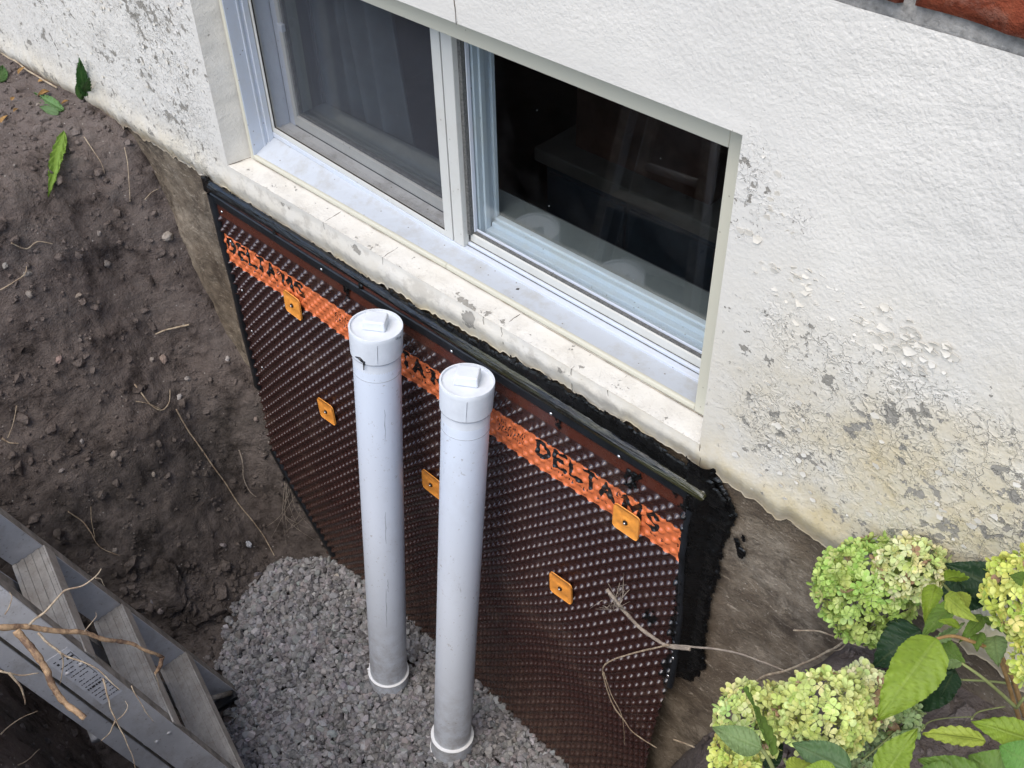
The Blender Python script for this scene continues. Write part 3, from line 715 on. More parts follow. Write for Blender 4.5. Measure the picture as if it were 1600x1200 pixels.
# ================================================================== MEMBRANE
S, RZ, ZT = .0355, .0185, -1.628
mem = thing('dimpled_membrane', (-1.55, -.01, -2.95), 'brown dimpled drainage membrane with orange printed band fixed to the foundation', 'membrane')
def mem_bulge(X, Z):
    Q = np.stack([X, 0 * X, Z], 1)
    b = .5 + .5 * np.sin(X * 5.2 + 1.0 + .9 * np.sin(Z * 3.1)); low = sstep(-1.80, -2.3, Z)
    return low * (.026 * b + .008 * np.sin(Z * 9 + X * 3)) + .003 * np.sin(X * 11 + Z * 6) * sstep(-1.62, -1.75, Z)
def dimple(X, Z):
    k = np.round((ZT - Z) / RZ); best = np.full(X.shape, 9.)
    for dk in (-1, 0, 1):
        kk = k + dk; zc = ZT - kk * RZ; off = np.where(np.mod(kk, 2) == 0, 0, S / 2)
        xc = np.round((X - off) / S) * S + off
        d = np.where(kk >= 0, np.hypot(X - xc, Z - zc), 9.); best = np.minimum(best, d)
    return np.where((Z > -1.774) & (Z < -1.675), .0054, .0105) * np.clip(1 - (np.maximum(best - .0022, 0) / .0078), 0, 1) ** .8
LETTERS = {'D': [[(0, 0), (0, 1), (.55, .95), (.95, .6), (.95, .4), (.55, .05), (0, 0)]], 'E': [[(.9, 1), (0, 1), (0, 0), (.9, 0)], [(0, .52), (.75, .52)]],
           'L': [[(0, 1), (0, 0), (.9, 0)]], 'T': [[(0, 1), (1, 1)], [(.5, 1), (.5, 0)]], 'A': [[(0, 0), (.5, 1), (1, 0)], [(.2, .35), (.8, .35)]],
           'M': [[(0, 0), (0, 1), (.5, .35), (1, 1), (1, 0)]], 'S': [[(.9, .88), (.5, 1), (.1, .85), (.1, .65), (.5, .5), (.9, .35), (.9, .12), (.5, 0), (.05, .1)]]}
SEGS = []      # (x0,z0,x1,z1,halfwidth)
def put_letter(ch, x, z, w_, h_, hw):
    for pl in LETTERS[ch]:
        for a, b in zip(pl[:-1], pl[1:]): SEGS.append((x + a[0] * w_, z + a[1] * h_, x + b[0] * w_, z + b[1] * h_, hw))
for rep in (-2, -1, 0):
    bx = rep * .608
    for ch, xx in zip('DELTA', (-1.150, -1.099, -1.052, -1.012, -.966)): put_letter(ch, xx + bx, -1.730, .034, .044, .0058)
    put_letter('M', -.898 + bx, -1.730, .040, .044, .0062); put_letter('S', -.838 + bx, -1.730, .032, .044, .0062)
    for q in range(10):   # registered mark ring
        a, b = q * math.pi / 5, (q + 1) * math.pi / 5
        SEGS.append((-.913 + bx + .0075 * math.cos(a), -1.694 + .0075 * math.sin(a), -.913 + bx + .0075 * math.cos(b), -1.694 + .0075 * math.sin(b), .0012))
    put_letter('D', -.9155 + bx, -1.697, .004, .006, .0009)
    # fine print, not legible in the photograph: short broken strokes
    r_ = random.Random(rep + 50)
    for line in range(3):
        x = -1.275 + bx
        while x < -1.185 + bx:
            SEGS.append((x, -1.705 - line * .014, x + r_.uniform(-.002, .003), -1.697 - line * .014, .0010)); SEGS.append((x, -1.701 - line * .014, x + .003, -1.701 - line * .014 + r_.uniform(-.003, .003), .0009)); x += .0075
    x = -1.12 + bx
    while x < -.78 + bx:
        if r_.random() < .6: SEGS.append((x, -1.750, x + r_.uniform(-.001, .004), -1.743, .0011)); SEGS.append((x, -1.750, x + .004, -1.750, .0010))
        x += .0105
def mem_part(name, xs, zs, keepf=None, par=None):
    gx, gz = np.meshgrid(xs, zs, indexing='ij'); X = gx.ravel(); Z = gz.ravel()
    Y = -.013 - mem_bulge(X, Z) - dimple(X, Z)
    band = np.minimum(-1.677 - Z, Z + 1.772) 
    ink = np.full(X.shape, -.05)
    if zs.max() > -1.78:
        for (a, b, c, d, hw) in SEGS:
            sel = (X > min(a, c) - .03) & (X < max(a, c) + .03) & (Z > min(b, d) - .03) & (Z < max(b, d) + .03)
            if not sel.any(): continue
            px, pz = X[sel] - a, Z[sel] - b; vx, vz = c - a, d - b; L = vx * vx + vz * vz + 1e-12
            t = np.clip((px * vx + pz * vz) / L, 0, 1); dd = hw - np.hypot(px - t * vx, pz - t * vz)
            ink[sel] = np.maximum(ink[sel], dd)
    tar = np.maximum(X + .752 + .010 * np.sin(Z * 40), -.06) - .012
    tar = np.where((Z < -2.25), -.05, tar)
    spl = .03 - np.hypot(X + .80, (Z + 2.03) * .8); tar = np.maximum(tar, spl - .012)
    keep = None
    if keepf is not None:
        cx_ = (gx[:-1, :-1] + gx[1:, 1:]) / 2; cz_ = (gz[:-1, :-1] + gz[1:, 1:]) / 2; keep = keepf(cx_, cz_)
    return mobj(name, np.stack([X, Y, Z], 1), grid_faces(len(xs), len(zs), keep), M['membrane'], par or mem, True, {'band': band, 'ink': ink, 'tar': tar})
def kp(x, z):
    lx = np.interp(z, [-3.0, -2.79, -2.52, -2.2, -1.5], [-2.12, -2.186, -2.357, -2.382, -2.397]); rx = np.interp(z, [-3.0, -2.65, -2.23, -2.2, -1.69, -1.5], [-.772, -.752, -.722, -.716, -.735, -.72])
    return (x > lx) & (x < rx)
xs_ = np.arange(-2.40, -.70, S / 12)
mem_part('dimpled_sheet', xs_, np.append(np.arange(-3.05, -1.780, RZ / 6), -1.780), kp)
mem_part('printed_band', np.arange(-2.40, -.70, S / 22), np.concatenate([[-1.780], np.arange(-1.778, -1.672, .0019), [-1.67]]), kp)
mem_part('top_flap', xs_, np.append(np.arange(-1.67, -1.545, RZ / 6), -1.545), kp)

# washers
def fastener(px, py, tilt=0):
    p = aty(px, py, -.035); y = -.0255 - float(mem_bulge(np.array([p.x]), np.array([p.z]))[0])
    p = aty(px, py, y); hw = .036
    n = 22; V = []; Fc = []
    for s_, yy in ((0, 0.0), (1, .0025)):
        for i in range(n):
            for j in range(n):
                a = -1 + 2 * i / (n - 1); b = -1 + 2 * j / (n - 1)
                r = .70; ax_, bx_ = abs(a), abs(b)   # rounded corners by pulling the grid in
                f = 1
                if ax_ > r and bx_ > r:
                    dx, dz = ax_ - r, bx_ - r; L = math.hypot(dx, dz); f = 1
                    if L > 0:
                        m_ = max(dx, dz); dx, dz = dx * m_ / L, dz * m_ / L; a = math.copysign(r + dx, a); b = math.copysign(r + dz, b)
                h = 0
                for (qx, qz) in ((.55, .55), (-.55, .55), (.55, -.55), (-.55, -.55)): h += .0022 * math.exp(-((a - qx) ** 2 + (b - qz) ** 2) / .03)
                rim = .0012 if max(abs(a), abs(b)) > .9 else 0
                cc = .003 * math.exp(-(math.hypot(a, b) - .26) ** 2 / .006)
                V.append((p.x + a * hw, y + (yy if s_ else -(h * -1 + rim + cc)), p.z + b * hw * 1.05))
    Fc = [tuple(f) for f in grid_faces(n, n).tolist()]; m2 = [tuple(i + n * n for i in reversed(f)) for f in Fc]
    rimf = []
    edge = [i * n for i in range(n)] + [(n - 1) * n + j for j in range(1, n)] + [i * n + n - 1 for i in range(n - 2, -1, -1)] + [j for j in range(n - 2, 0, -1)]
    for a, b in zip(edge, edge[1:] + edge[:1]): rimf.append((a, b, b + n * n, a + n * n))
    c, s_ = math.cos(R(tilt)), math.sin(R(tilt))
    V = [(p.x + (x - p.x) * c - (z - p.z) * s_, yv, p.z + (x - p.x) * s_ + (z - p.z) * c) for x, yv, z in V]
    o = mobj('fastener_plate', V, Fc + m2 + rimf, M['orange'], mem, True)
    mb = MB(); mb.lathe((p.x, y - .0022, p.z), (0, -1, 0), [(.0062, 0), (.0062, .0016), (.004, .0018)], 16); mb.build('fastener_hole', M['dark'], o, False)
    mb = MB(); mb.lathe((p.x, y - .003, p.z), (0, -1, 0), [(.0028, 0), (.0028, .0036), (.0012, .0048)], 10); mb.build('nail', M['nail'], o, True)
for (px, py, tl) in [(457, 477, -4), (510, 643, 2), (674, 757, -3), (876, 919, 2), (978, 816, -1)]: fastener(px, py, tl)

# --- side strips, top strip with nails
mb = MB(); n = 60
def strip(name, pts, wd, th, mat, par=mem, seed=1):
    """bevelled strip along a polyline on the wall, pts (x,z)"""
    V = []; F = []; pl = spline([(a, 0, b) for a, b in pts], 14)
    for i, p in enumerate(pl):
        t = (pl[min(i + 1, len(pl) - 1)] - pl[max(0, i - 1)]).normalized(); nn = Vector((-t.z, 0, t.x))
        jit = .0018 * noise.noise(Vector((i * .35, seed, 0)))
        for (s_, yy) in ((-.5, .004), (-.48, -th * .7), (-.36, -th), (.36, -th), (.48, -th * .7), (.5, .004)):
            q = p + nn * (wd * s_ + jit); V.append((q.x, YS(q.x, q.z) + yy + .0006 * noise.noise(Vector((i * .6, s_ * 9, seed))), q.z))
    k = 6
    for i in range(len(pl) - 1):
        for j in range(k - 1): F.append((i * k + j, i * k + j + 1, (i + 1) * k + j + 1, (i + 1) * k + j))
    return mobj(name, V, F, M[mat], par, True)
YS = lambda x, z: -.014 - float(mem_bulge(np.array([x]), np.array([z]))[0]) - .003
tb = strip('top_strip', [(-2.40, -1.564), (-1.9, -1.570), (-1.35, -1.567), (-.9, -1.564), (-.745, -1.564)], .026, .002, 'rubber')
lb = strip('edge_strip', [(-2.398, -1.555), (-2.392, -1.75), (-2.384, -2.0), (-2.375, -2.265)], .028, .006, 'rubber', seed=3)
lb2 = strip('edge_strip', [(-2.352, -2.52), (-2.27, -2.65), (-2.18, -2.79), (-2.12, -2.9)], .026, .006, 'rubber', seed=4)
rb = strip('edge_strip', [(-.735, -1.60), (-.738, -1.72), (-.724, -1.95), (-.716, -2.21)], .014, .003, 'rubber', seed=5)
def nail(x, z, par, y=-.026):
    mb = MB(); y = YS(x, z) - .005; mb.lathe((x, y, z), (0, -1, 0), [(.0045, 0), (.0045, .0015), (.002, .003)], 10); mb.build('nail', M['nail'], par, True)
for px, py in [(347, 331), (361, 377), (380, 453), (398, 515), (415, 571)]:
    p = aty(px, py, -.022); nail(p.x, p.z, lb)
for px, py in [(500, 407), (612, 478), (705, 538), (861, 637), (968, 702)]:
    p = aty(px, py, -.022); nail(p.x, -1.569, tb)
for px, py in [(1050, 1027), (1045, 1052)]:
    p = aty(px, py, -.022); nail(p.x + .003, p.z, rb)

# --- sealant bead and tar
bead = thing('sealant_bead', (-1.55, 0, -1.54), 'long glossy black sealant bead along the top edge of the membrane', 'sealant')
V = []; F = []; N = 300; k = 14
for i in range(N):
    t = i / (N - 1); x = -2.405 + t * 1.70; zc = -1.5375 + .004 * math.sin(t * 5) + .0035 * math.sin(t * 3.1 + 1) - .002 * t
    rr = .0155 + .0030 * math.sin(t * 9 + 1) + .0015 * noise.noise(Vector((t * 30, 0, 0)))
    if i == N - 1 or i == 0: rr *= .3
    for j in range(k):
        a = math.pi * j / (k - 1); rid = 1 + .10 * noise.noise(Vector((t * 7, a * 2.6, 1))) + .05 * noise.noise(Vector((t * 25, a * 6, 3)))
        V.append((x, -.004 - .015 * math.sin(a) * rid - .003, zc + rr * math.cos(a) * rid))
for i in range(N - 1):
    for j in range(k - 1): F.append((i * k + j, i * k + j + 1, (i + 1) * k + j + 1, (i + 1) * k + j))
mobj('bead', V, F, M['bead'], bead, True)
def tar_patch(name, x0, x1, z0, z1, f, par, step=.0028, th=.004, seed=1, ybase=-.003):
    xs = np.arange(x0, x1, step); zs = np.arange(z0, z1, step)
    gx, gz = np.meshgrid(xs, zs, indexing='ij'); Q = np.stack([gx.ravel(), 0 * gx.ravel(), gz.ravel()], 1)
    d = f(Q[:, 0], Q[:, 2]) + .007 * fbm(Q, 24, 4, seed) + .008 * fbm(Q * np.array([1.6, 1, .7]), 85, 4, seed + 1, H=.5)
    h = th * sstep(-.002, .006, d) * (1 + .5 * fbm(Q * np.array([1, 1, 1]), 30, 4, seed + 2))
    Q[:, 1] = (ybase(Q[:, 0], Q[:, 2]) if callable(ybase) else ybase) - h
    D = d.reshape(gx.shape); Dc = np.maximum(np.maximum(D[:-1, :-1], D[1:, 1:]), np.maximum(D[1:, :-1], D[:-1, 1:]))
    return mobj(name, Q, grid_faces(len(xs), len(zs), Dc > 0), M['tar'], par, True)
tarc = thing('tar_coating', (-.7, 0, -1.9), 'thick black tar smeared around the right end and top of the membrane', 'tar')
def f_top(X, Z):
    up = np.interp(X, [-2.43, -2.3, -1.9, -1.4, -1.2, -1.0, -.85, -.70, -.66], [-1.517, -1.520, -1.528, -1.512, -1.493, -1.488, -1.487, -1.50, -1.535])
    return np.minimum(up - Z, Z + 1.56)
tar_patch('upper_smear', -2.44, -.66, -1.57, -1.46, f_top, tarc, seed=3, ybase=-.009, th=.003)
def f_right(X, Z):
    r_ = np.interp(Z, [-2.22, -2.17, -2.10, -1.92, -1.78, -1.62, -1.55, -1.49], [-.700, -.672, -.655, -.668, -.664, -.652, -.648, -.70])
    l_ = np.interp(Z, [-2.22, -1.9, -1.6, -1.49], [-.735, -.742, -.752, -.76])
    return np.minimum(np.minimum(r_ - X, X - l_), Z + 2.19)
tar_patch('side_smear', -.775, -.61, -2.24, -1.47, f_right, tarc, seed=9, ybase=lambda X, Z: -.010 + .016 * sstep(-.725, -.69, X), th=.006)
tar_patch('side_smear', -2.44, -2.395, -2.3, -1.50, lambda X, Z: np.minimum(X + 2.424 + .004 * np.sin(Z * 13), -2.396 - X), tarc, seed=14, ybase=-.008, th=.005)
tar_patch('splash', -.66, -.58, -1.72, -1.58, lambda X, Z: .011 - np.hypot((X + .622) * 1.3 + .25 * (Z + 1.65), (Z + 1.652) * .55) + .010 * np.sin(X * 170) * np.sin(Z * 120), tarc, seed=19, ybase=.006, th=.002, step=.0018)
def rag(px, py, r=.016, seed=3):
    p = aty(px, py, -.02)
    tar_patch('drip', p.x - .03, p.x + .03, p.z - .05, p.z + .03, lambda X, Z: np.maximum(.007 - np.hypot(X - p.x, Z - p.z), np.minimum(.0035 - np.abs(X - p.x - .004 * np.sin(Z * 90)), np.minimum(p.z - Z, Z - p.z + .035))), tarc, seed=seed, step=.002, ybase=lambda X, Z: -.016 - mem_bulge(X, Z) - dimple(X, Z), th=.003)
for k_, (px, py) in enumerate([(533, 440), (540, 452), (562, 448), (425, 355), (981, 742), (992, 745), (870, 650), (1068, 775), (1075, 800), (1050, 755)]): rag(px, py, seed=30 + k_)

# ================================================================== PIPES
def pipe(name_label, top, bot, seed, elbow, k_=1.0):
    top = Vector(top); bot = Vector(bot); d = (top - bot).normalized(); L = (top - bot).length; r = .0575 * k_
    t = thing('drain_pipe', bot, name_label, 'pipe', 'white plastic cleanout pipes standing in the gravel')
    mb = MB(); mb.lathe(bot, d, [(r, .03), (r, L - .10)], 56); smoothshade(mb.build('pipe_shaft', M['pvc'], t))
    mb = MB(); rc = .0600 * k_
    mb.lathe(bot, d, [(r + .0002, L - .128), (rc - .003, L - .126), (rc - .002, L - .075), (rc - .0005, L - .074), (rc - .0005, L - .0725), (rc + .002, L - .071), (rc + .0035, L - .012), (rc + .0038, L - .001), (rc + .0030, L + .001), (rc - .0005, L + .001), (rc - .001, L - .004), (.001, L - .004)], 64)
    c = smoothshade(mb.build('cap', M['pvc_cap'], t), 30)
    # shallow seam ridge + spigot ridge
    a = d.orthogonal().normalized(); view = (CAM - top).normalized(); vx = (view - d * view.dot(d)).normalized(); vy = d.cross(vx)
    mb = MB(); mb.obox(top - d * .068 + vx * (rc + .0015) - vy * .0008, vy * .0016, vx * .0022, d * .06); mb.build('mould_seam', M['pvc_cap'], c)
    for hh, rr_ in ((L - .0735, rc + .0004), (L - .1275, rc - .0025)):
        mb = MB(); mb.lathe(bot, d, [(rr_ - .001, hh - .0007), (rr_ + .0006, hh - .0005), (rr_ + .0006, hh + .0005), (rr_ - .001, hh + .0007)], 64, False); mb.build('socket_line', M['seamline'], c, True)
    mb = MB(); mb.tube([top - d * (.012 + .0085 * q_) + (vx * .999 + vy * .03) * (rc + .0040 - .0004 * q_) for q_ in range(7)], .0006, 5); mb.build('mould_line', M['seamline'], c, True)
    # square plug, slightly tapered with soft edges
    q = [];  ang = R(14 if seed == 1 else 8); ux = (vy * math.cos(ang) + vx * math.sin(ang)); uy = d.cross(ux)
    for hh, s_ in ((-.004, .0275), (.021, .0255)):
        for sx, sy in ((-1, -1), (1, -1), (1, 1), (-1, 1)): q.append(top + d * hh + ux * s_ * sx * 1.02 + uy * s_ * sy * .88 + vx * -.004)
    mb = MB(); mb.add(q, [(0, 3, 2, 1), (4, 5, 6, 7), (0, 1, 5, 4), (1, 2, 6, 5), (2, 3, 7, 6), (3, 0, 4, 7)])
    smoothshade(mb.build('square_plug', M['pvc_cap'], c, bevel=.004, seg=3), 60)
    # base coupling and elbow into the gravel
    mb = MB(); mb.lathe(bot, d, [(.0620, -.02), (.0632, .0), (.0632, .05), (.0628, .062), (r + .001, .0635)], 56); cp = smoothshade(mb.build('base_coupling', M['pvc'], t), 30)
    mb = MB(); mb.lathe(bot, d, [(r, .0620), (.0642, .0635), (.0642, .066), (r, .0675)], 56, False)
    for k in range(5):
        a_ = R(150 + 17 * k + 40 * seed); p0 = bot + d * .064 + (vy * math.cos(a_) + vx * math.sin(a_)) * .0655
        mb.tube(wiggle(p0, p0 - d * (.02 + .05 * rng.random()) + vx * .004, 5, .1, seed * 9 + k), [.003, .0028, .0022, .002, .0018, .0012])
    smoothshade(mb.build('glue_ring', M['glue'], cp), 50)
    e = Vector(elbow); pts = spline([bot + d * .0, bot - d * .05, bot - d * .09 + e * .05, bot - d * .115 + e * .16], 6)
    mb = MB(); mb.tube(pts, .0655, 40); smoothshade(mb.build('elbow', M['glue'] if seed == 2 else M['pvc'], t), 50)
    return t
pipe('left white pipe with black tar drips under its square plug cap', atd(587, 508, 2.44), atz(608, 1066, -2.945), 1, (.4, .9, 0))
pipe('right white pipe with a clean cap and a glued elbow at its foot', atd(730, 594, 2.295), atz(706, 1166, -2.93), 2, (.95, -.25, 0), .962)
# tar marks on left cap
bp = bpy.data.objects['drain_pipe']; cp = [o for o in bp.children if o.name.startswith('cap')][0]
def mark(pts, wd, par, nm='tar_drip', mt='tar'):
    mb = MB(); mb.tube(pts, wd, 6); return mb.build(nm, M[mt], par, True)
def on_pipe(px, py, top, bot, rr):
    """first hit of the pixel ray with the pipe cylinder"""
    d = (top - bot).normalized(); rd = ray(px, py); o = CAM - bot; rp = rd - d * rd.dot(d); op = o - d * o.dot(d)
    a, b, c = rp.dot(rp), 2 * rp.dot(op), op.dot(op) - rr * rr; D_ = max(b * b - 4 * a * c, 0); return CAM + rd * ((-b - math.sqrt(D_)) / (2 * a))
T1, B1 = atd(587, 508, 2.44), atz(608, 1066, -2.945)
T2, B2 = atd(730, 594, 2.295), atz(706, 1166, -2.93)
mark([on_pipe(555 + i * 2.2, 555 + abs(i - 3) * .8 + i * 1.6, T1, B1, .0642) for i in range(7)], [.0008, .0016, .0022, .0030, .0034, .0030, .0016], cp)
mark([on_pipe(568.5, y, T1, B1, .0637) for y in (565, 569, 573, 578)], [.0028, .0024, .0014, .0012], cp)
sh1 = [o for o in bp.children if o.name.startswith('pipe_shaft')][0]
M['scratch'] = simple('dark_scratch', (.27, .29, .33), .7, .3)
for (x, y0, y1) in [(602, 800, 850), (603, 920, 980), (606, 905, 925), (601, 640, 690)]:
    mark([on_pipe(x + (y - y0) * .02 + .6 * math.sin(y), y, T1, B1, .0574) for y in np.linspace(y0, y1, 7)], [.0003, .0007, .0005, .0009, .0005, .0006, .0003], sh1, 'scratch', 'scratch')
for i in range(4):
    mark([on_pipe(619 + i * 2.3, 527 - i * .8 + 4 * (k % 2), T1, B1, .0642) for k in range(3)], .0008, cp, 'stamp_mark', 'scratch')

# ================================================================== GROUND, PIT
GZ = -1.52
def left_profile(x):  # soil height against the wall
    return np.interp(x, [-60, -4.0, -3.69, -3.1, -2.91, -2.84, -2.784, -2.675, -2.57, -2.415, -2.357, -2.162, -2.05], [-1.55, -1.545, -1.537, -1.50, -1.512, -1.56, -1.657, -1.953, -2.16, -2.36, -2.52, -2.90, -3.0])
def right_profile(x):
    return np.interp(x, [-.80, -.709, -.618, -.553, -.459, -.391, -.364, -.25, .1, .5, 60], [-3.0, -2.65, -2.37, -2.18, -1.96, -1.80, -1.72, -1.66, -1.60, -1.52, -1.50])
def ground_h(X, Y):
    yy = np.clip(-Y, 0, 3)
    sh = -.20 * sstep(0, .22, yy)                       # toe moves left away from the wall
    hl0 = left_profile(X); dep = np.clip((hl0 + 1.52) / -1.4, 0, 1)
    hl = left_profile(X - sh * (.25 + .75 * sstep(-2.9, -2.3, X)) - .05 * np.sin(yy * 4) * sstep(.05, .4, yy))
    hr = right_profile(X - .10 * sstep(0, .5, yy))
    hf = np.interp(Y, [-60, -1.42, -1.34, -1.22, -1.08, -.98, 0], [-1.5, -1.5, -1.56, -2.05, -2.6, -3.0, -3.2])
    h = np.maximum(np.maximum(hl, hr), np.maximum(hf, -2.975))
    return h
gxs = np.concatenate([[-60, -30, -15, -9, -6.5, -5.2], np.arange(-4.6, -3.3, .03), np.arange(-3.3, -2.95, .014), np.arange(-2.95, -2.1, .0065), np.arange(-2.1, -.9, .014), np.arange(-.9, -.3, .009), np.arange(-.3, .8, .02), [1.1, 1.6, 2.4, 4, 8, 16, 30, 60]])
gys = np.concatenate([[-60, -30, -15, -8, -5, -3.5, -2.6, -2.1], np.arange(-1.8, -1.4, .03), np.arange(-1.4, .02, .0095), [.03]])
gx, gy = np.meshgrid(gxs, gys, indexing='ij'); X = gx.ravel(); Y = gy.ravel(); H = ground_h(X, Y)
e = .02
NX = -(ground_h(X + e, Y) - ground_h(X - e, Y)) / (2 * e); NY = -(ground_h(X, Y + e) - ground_h(X, Y - e)) / (2 * e)
NN = np.stack([NX, NY, np.ones_like(NX)], 1); NN /= np.linalg.norm(NN, axis=1)[:, None]
P = np.stack([X, Y, H], 1)
d1 = fbm(P, 3.2, 3, 21); d2 = fbm(P, 14, 4, 22); d3 = fbm(P, 48, 4, 23, H=.55)
Ps = P * np.array([.6, .5, 5.0]); d4 = fbm(Ps, 4.5, 3, 24)
face = np.clip(1 - NN[:, 2], 0, 1)
nearwall = sstep(0, -.08, Y)
# overhanging clods and ridges
ridge = 1 - np.abs(fbm(P, 8.5, 4, 25)); ridge = ridge ** 2
disp = (.020 * d1 + .0075 * d2 + .0075 * d3 + .010 * d4 * face + .004 * (ridge - .6)) * (.35 + .65 * nearwall)
far = np.maximum(np.abs(X + 1.8), np.abs(Y + .7)) > 3.2
disp = np.where(far, .3 * disp, disp)
P = P + NN * disp[:, None]
P[:, 1] = np.where(gy.ravel() > -.005, np.maximum(P[:, 1], .02), P[:, 1])
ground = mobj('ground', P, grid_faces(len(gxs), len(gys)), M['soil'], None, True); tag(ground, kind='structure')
GH = P[:, 2].reshape(gx.shape)
from mathutils.bvhtree import BVHTree
bvh = BVHTree.FromPolygons([tuple(p) for p in P.tolist()], [tuple(f) for f in grid_faces(len(gxs), len(gys)).tolist()])
def hit(u, v, lift=0.0):
    r_ = ray(u, v).normalized(); loc, nor, _, _ = bvh.ray_cast(CAM, r_)
    if loc is None: return atz(u, v, -2.95), Vector((0, 0, 1))
    if nor.dot(r_) > 0: nor = -nor
    return loc + nor * lift, nor

# ------------------------------------------------------------------ stones
def hull_proto(seed, flat=.62, n=13):
    r_ = random.Random(seed); bm = bmesh.new()
    for _ in range(n):
        v = Vector((r_.gauss(0, 1), r_.gauss(0, 1), r_.gauss(0, 1))).normalized(); bm.verts.new((v.x, v.y * r_.uniform(.62, .95), v.z * flat))
    bmesh.ops.convex_hull(bm, input=bm.verts); bmesh.ops.delete(bm, geom=[v for v in bm.verts if not v.link_faces], context='VERTS')
    bmesh.ops.triangulate(bm, faces=bm.faces); bm.normal_update()
    bm.verts.index_update(); V = np.array([v.co[:] for v in bm.verts]); F = np.array([[v.index for v in f.verts] for f in bm.faces]); bm.free()
    return V, F
PROT = [hull_proto(s, .68 + .25 * random.Random(s).random()) for s in range(14)]
def rotm(r_):
    q = r_.normal(size=4); q /= np.linalg.norm(q); w_, x, y, z = q
    return np.array([[1 - 2 * (y * y + z * z), 2 * (x * y - z * w_), 2 * (x * z + y * w_)], [2 * (x * y + z * w_), 1 - 2 * (x * x + z * z), 2 * (y * z - x * w_)], [2 * (x * z - y * w_), 2 * (y * z + x * w_), 1 - 2 * (x * x + y * y)]])
def stones(name, pts, sizes, cols, mat):
    VV = []; FF = []; CC = []; n = 0
    for p, s, c in zip(pts, sizes, cols):
        V, F = PROT[nr.integers(len(PROT))]; W = (V * s * np.array([1, 1, 1])) @ rotm(nr).T + np.array(p)
        VV.append(W); FF.append(F + n); n += len(V); CC.append(np.repeat(np.array(c)[None], len(V), 0))
    return mobj(name, np.vstack(VV), np.vstack(FF), mat, None, False, None, {'tint': np.vstack(CC)})
# gravel bed outline
gp = np.array([(-2.20, .02), (-2.27, -.06), (-2.30, -.16), (-2.275, -.28), (-2.23, -.38), (-2.14, -.49), (-2.03, -.57), (-1.90, -.64), (-1.72, -.74), (-1.5, -.84), (-1.2, -.9), (-.95, -.8), (-.80, -.5), (-.76, -.2), (-.76, .02)])
def inside(x, y):
    n = len(gp); c = np.zeros(x.shape, bool)
    for i in range(n):
        x0, y0 = gp[i]; x1, y1 = gp[(i + 1) % n]
        c ^= ((y0 > y) != (y1 > y)) & (x < (x1 - x0) * (y - y0) / (y1 - y0 + 1e-12) + x0)
    return c
def edge_d(x, y):
    d = np.full(x.shape, 9.)
    for i in range(len(gp) - 1):
        a = gp[i]; b = gp[i + 1]
        if i == len(gp) - 2: break
        v = b - a; t = np.clip(((x - a[0]) * v[0] + (y - a[1]) * v[1]) / (v @ v), 0, 1); d = np.minimum(d, np.hypot(x - a[0] - t * v[0], y - a[1] - t * v[1]))
    return d
def bed_h(x, y): return -2.955 + .030 * sstep(0, .12, edge_d(x, y)) + .010 * np.sin(x * 9 + y * 5) * sstep(0, .2, edge_d(x, y))
bx = np.arange(-2.34, -.74, .02); by = np.arange(-.92, .02, .02); gx2, gy2 = np.meshgrid(bx, by, indexing='ij')
N = 27000; x = nr.uniform(-2.35, -.74, N); y = nr.uniform(-.93, -.004, N)
q = fbm(np.stack([x, y, 0 * x], 1), 14, 3, 31) * .03
ins = inside(x + q, y + q); x, y = x[ins], y[ins]
lay = nr.uniform(0, 1, len(x)); z = bed_h(x, y) - .018 + .026 * lay
s = np.clip(nr.normal(.0112, .0042, len(x)), .004, .023)
g = np.clip(nr.normal(.205, .075, len(x)), .08, .44)[:, None] * np.array([[1.0, .965, .975]]) * (1 + .05 * nr.normal(size=(len(x), 3)) * np.array([[1, .3, .8]]))
tag(stones('gravel', np.stack([x, y, z], 1), s, g, M['stone']), kind='stuff', label='grey crushed stone gravel spread around the pipe bases', cat='gravel')
# clods and crumbs of soil on the bank and floor
cl = []; cs = []
for _ in range(8000):
    u = nr.uniform(-20, 560) if _ % 5 else nr.uniform(1080, 1610); v = nr.uniform(60, 1210)
    p, nrm = hit(u, v)
    if p.y > -.006 or inside(np.array([p.x]), np.array([p.y]))[0] and p.z < -2.9: continue
    flatness = nrm.z
    if nr.random() > .22 + .78 * flatness ** 2: continue
    sz = min(.028, .0035 + nr.exponential(.0036)) * (1.6 if u > 1080 else 1); cl.append(tuple(p + nrm * sz * .15)); cs.append(sz)
for _ in range(500):
    p, nrm = hit(nr.uniform(200, 420), nr.uniform(880, 1200)); sz = min(.035, .006 + nr.exponential(.007)); cl.append(tuple(p)); cs.append(sz)
M['clod'] = soil_mat('soil_clod', 1.15)
tag(stones('soil_crumbs', cl, cs, np.full((len(cl), 3), .08), M['clod']), kind='stuff', label='loose dark soil crumbs over the pit bank', cat='soil')
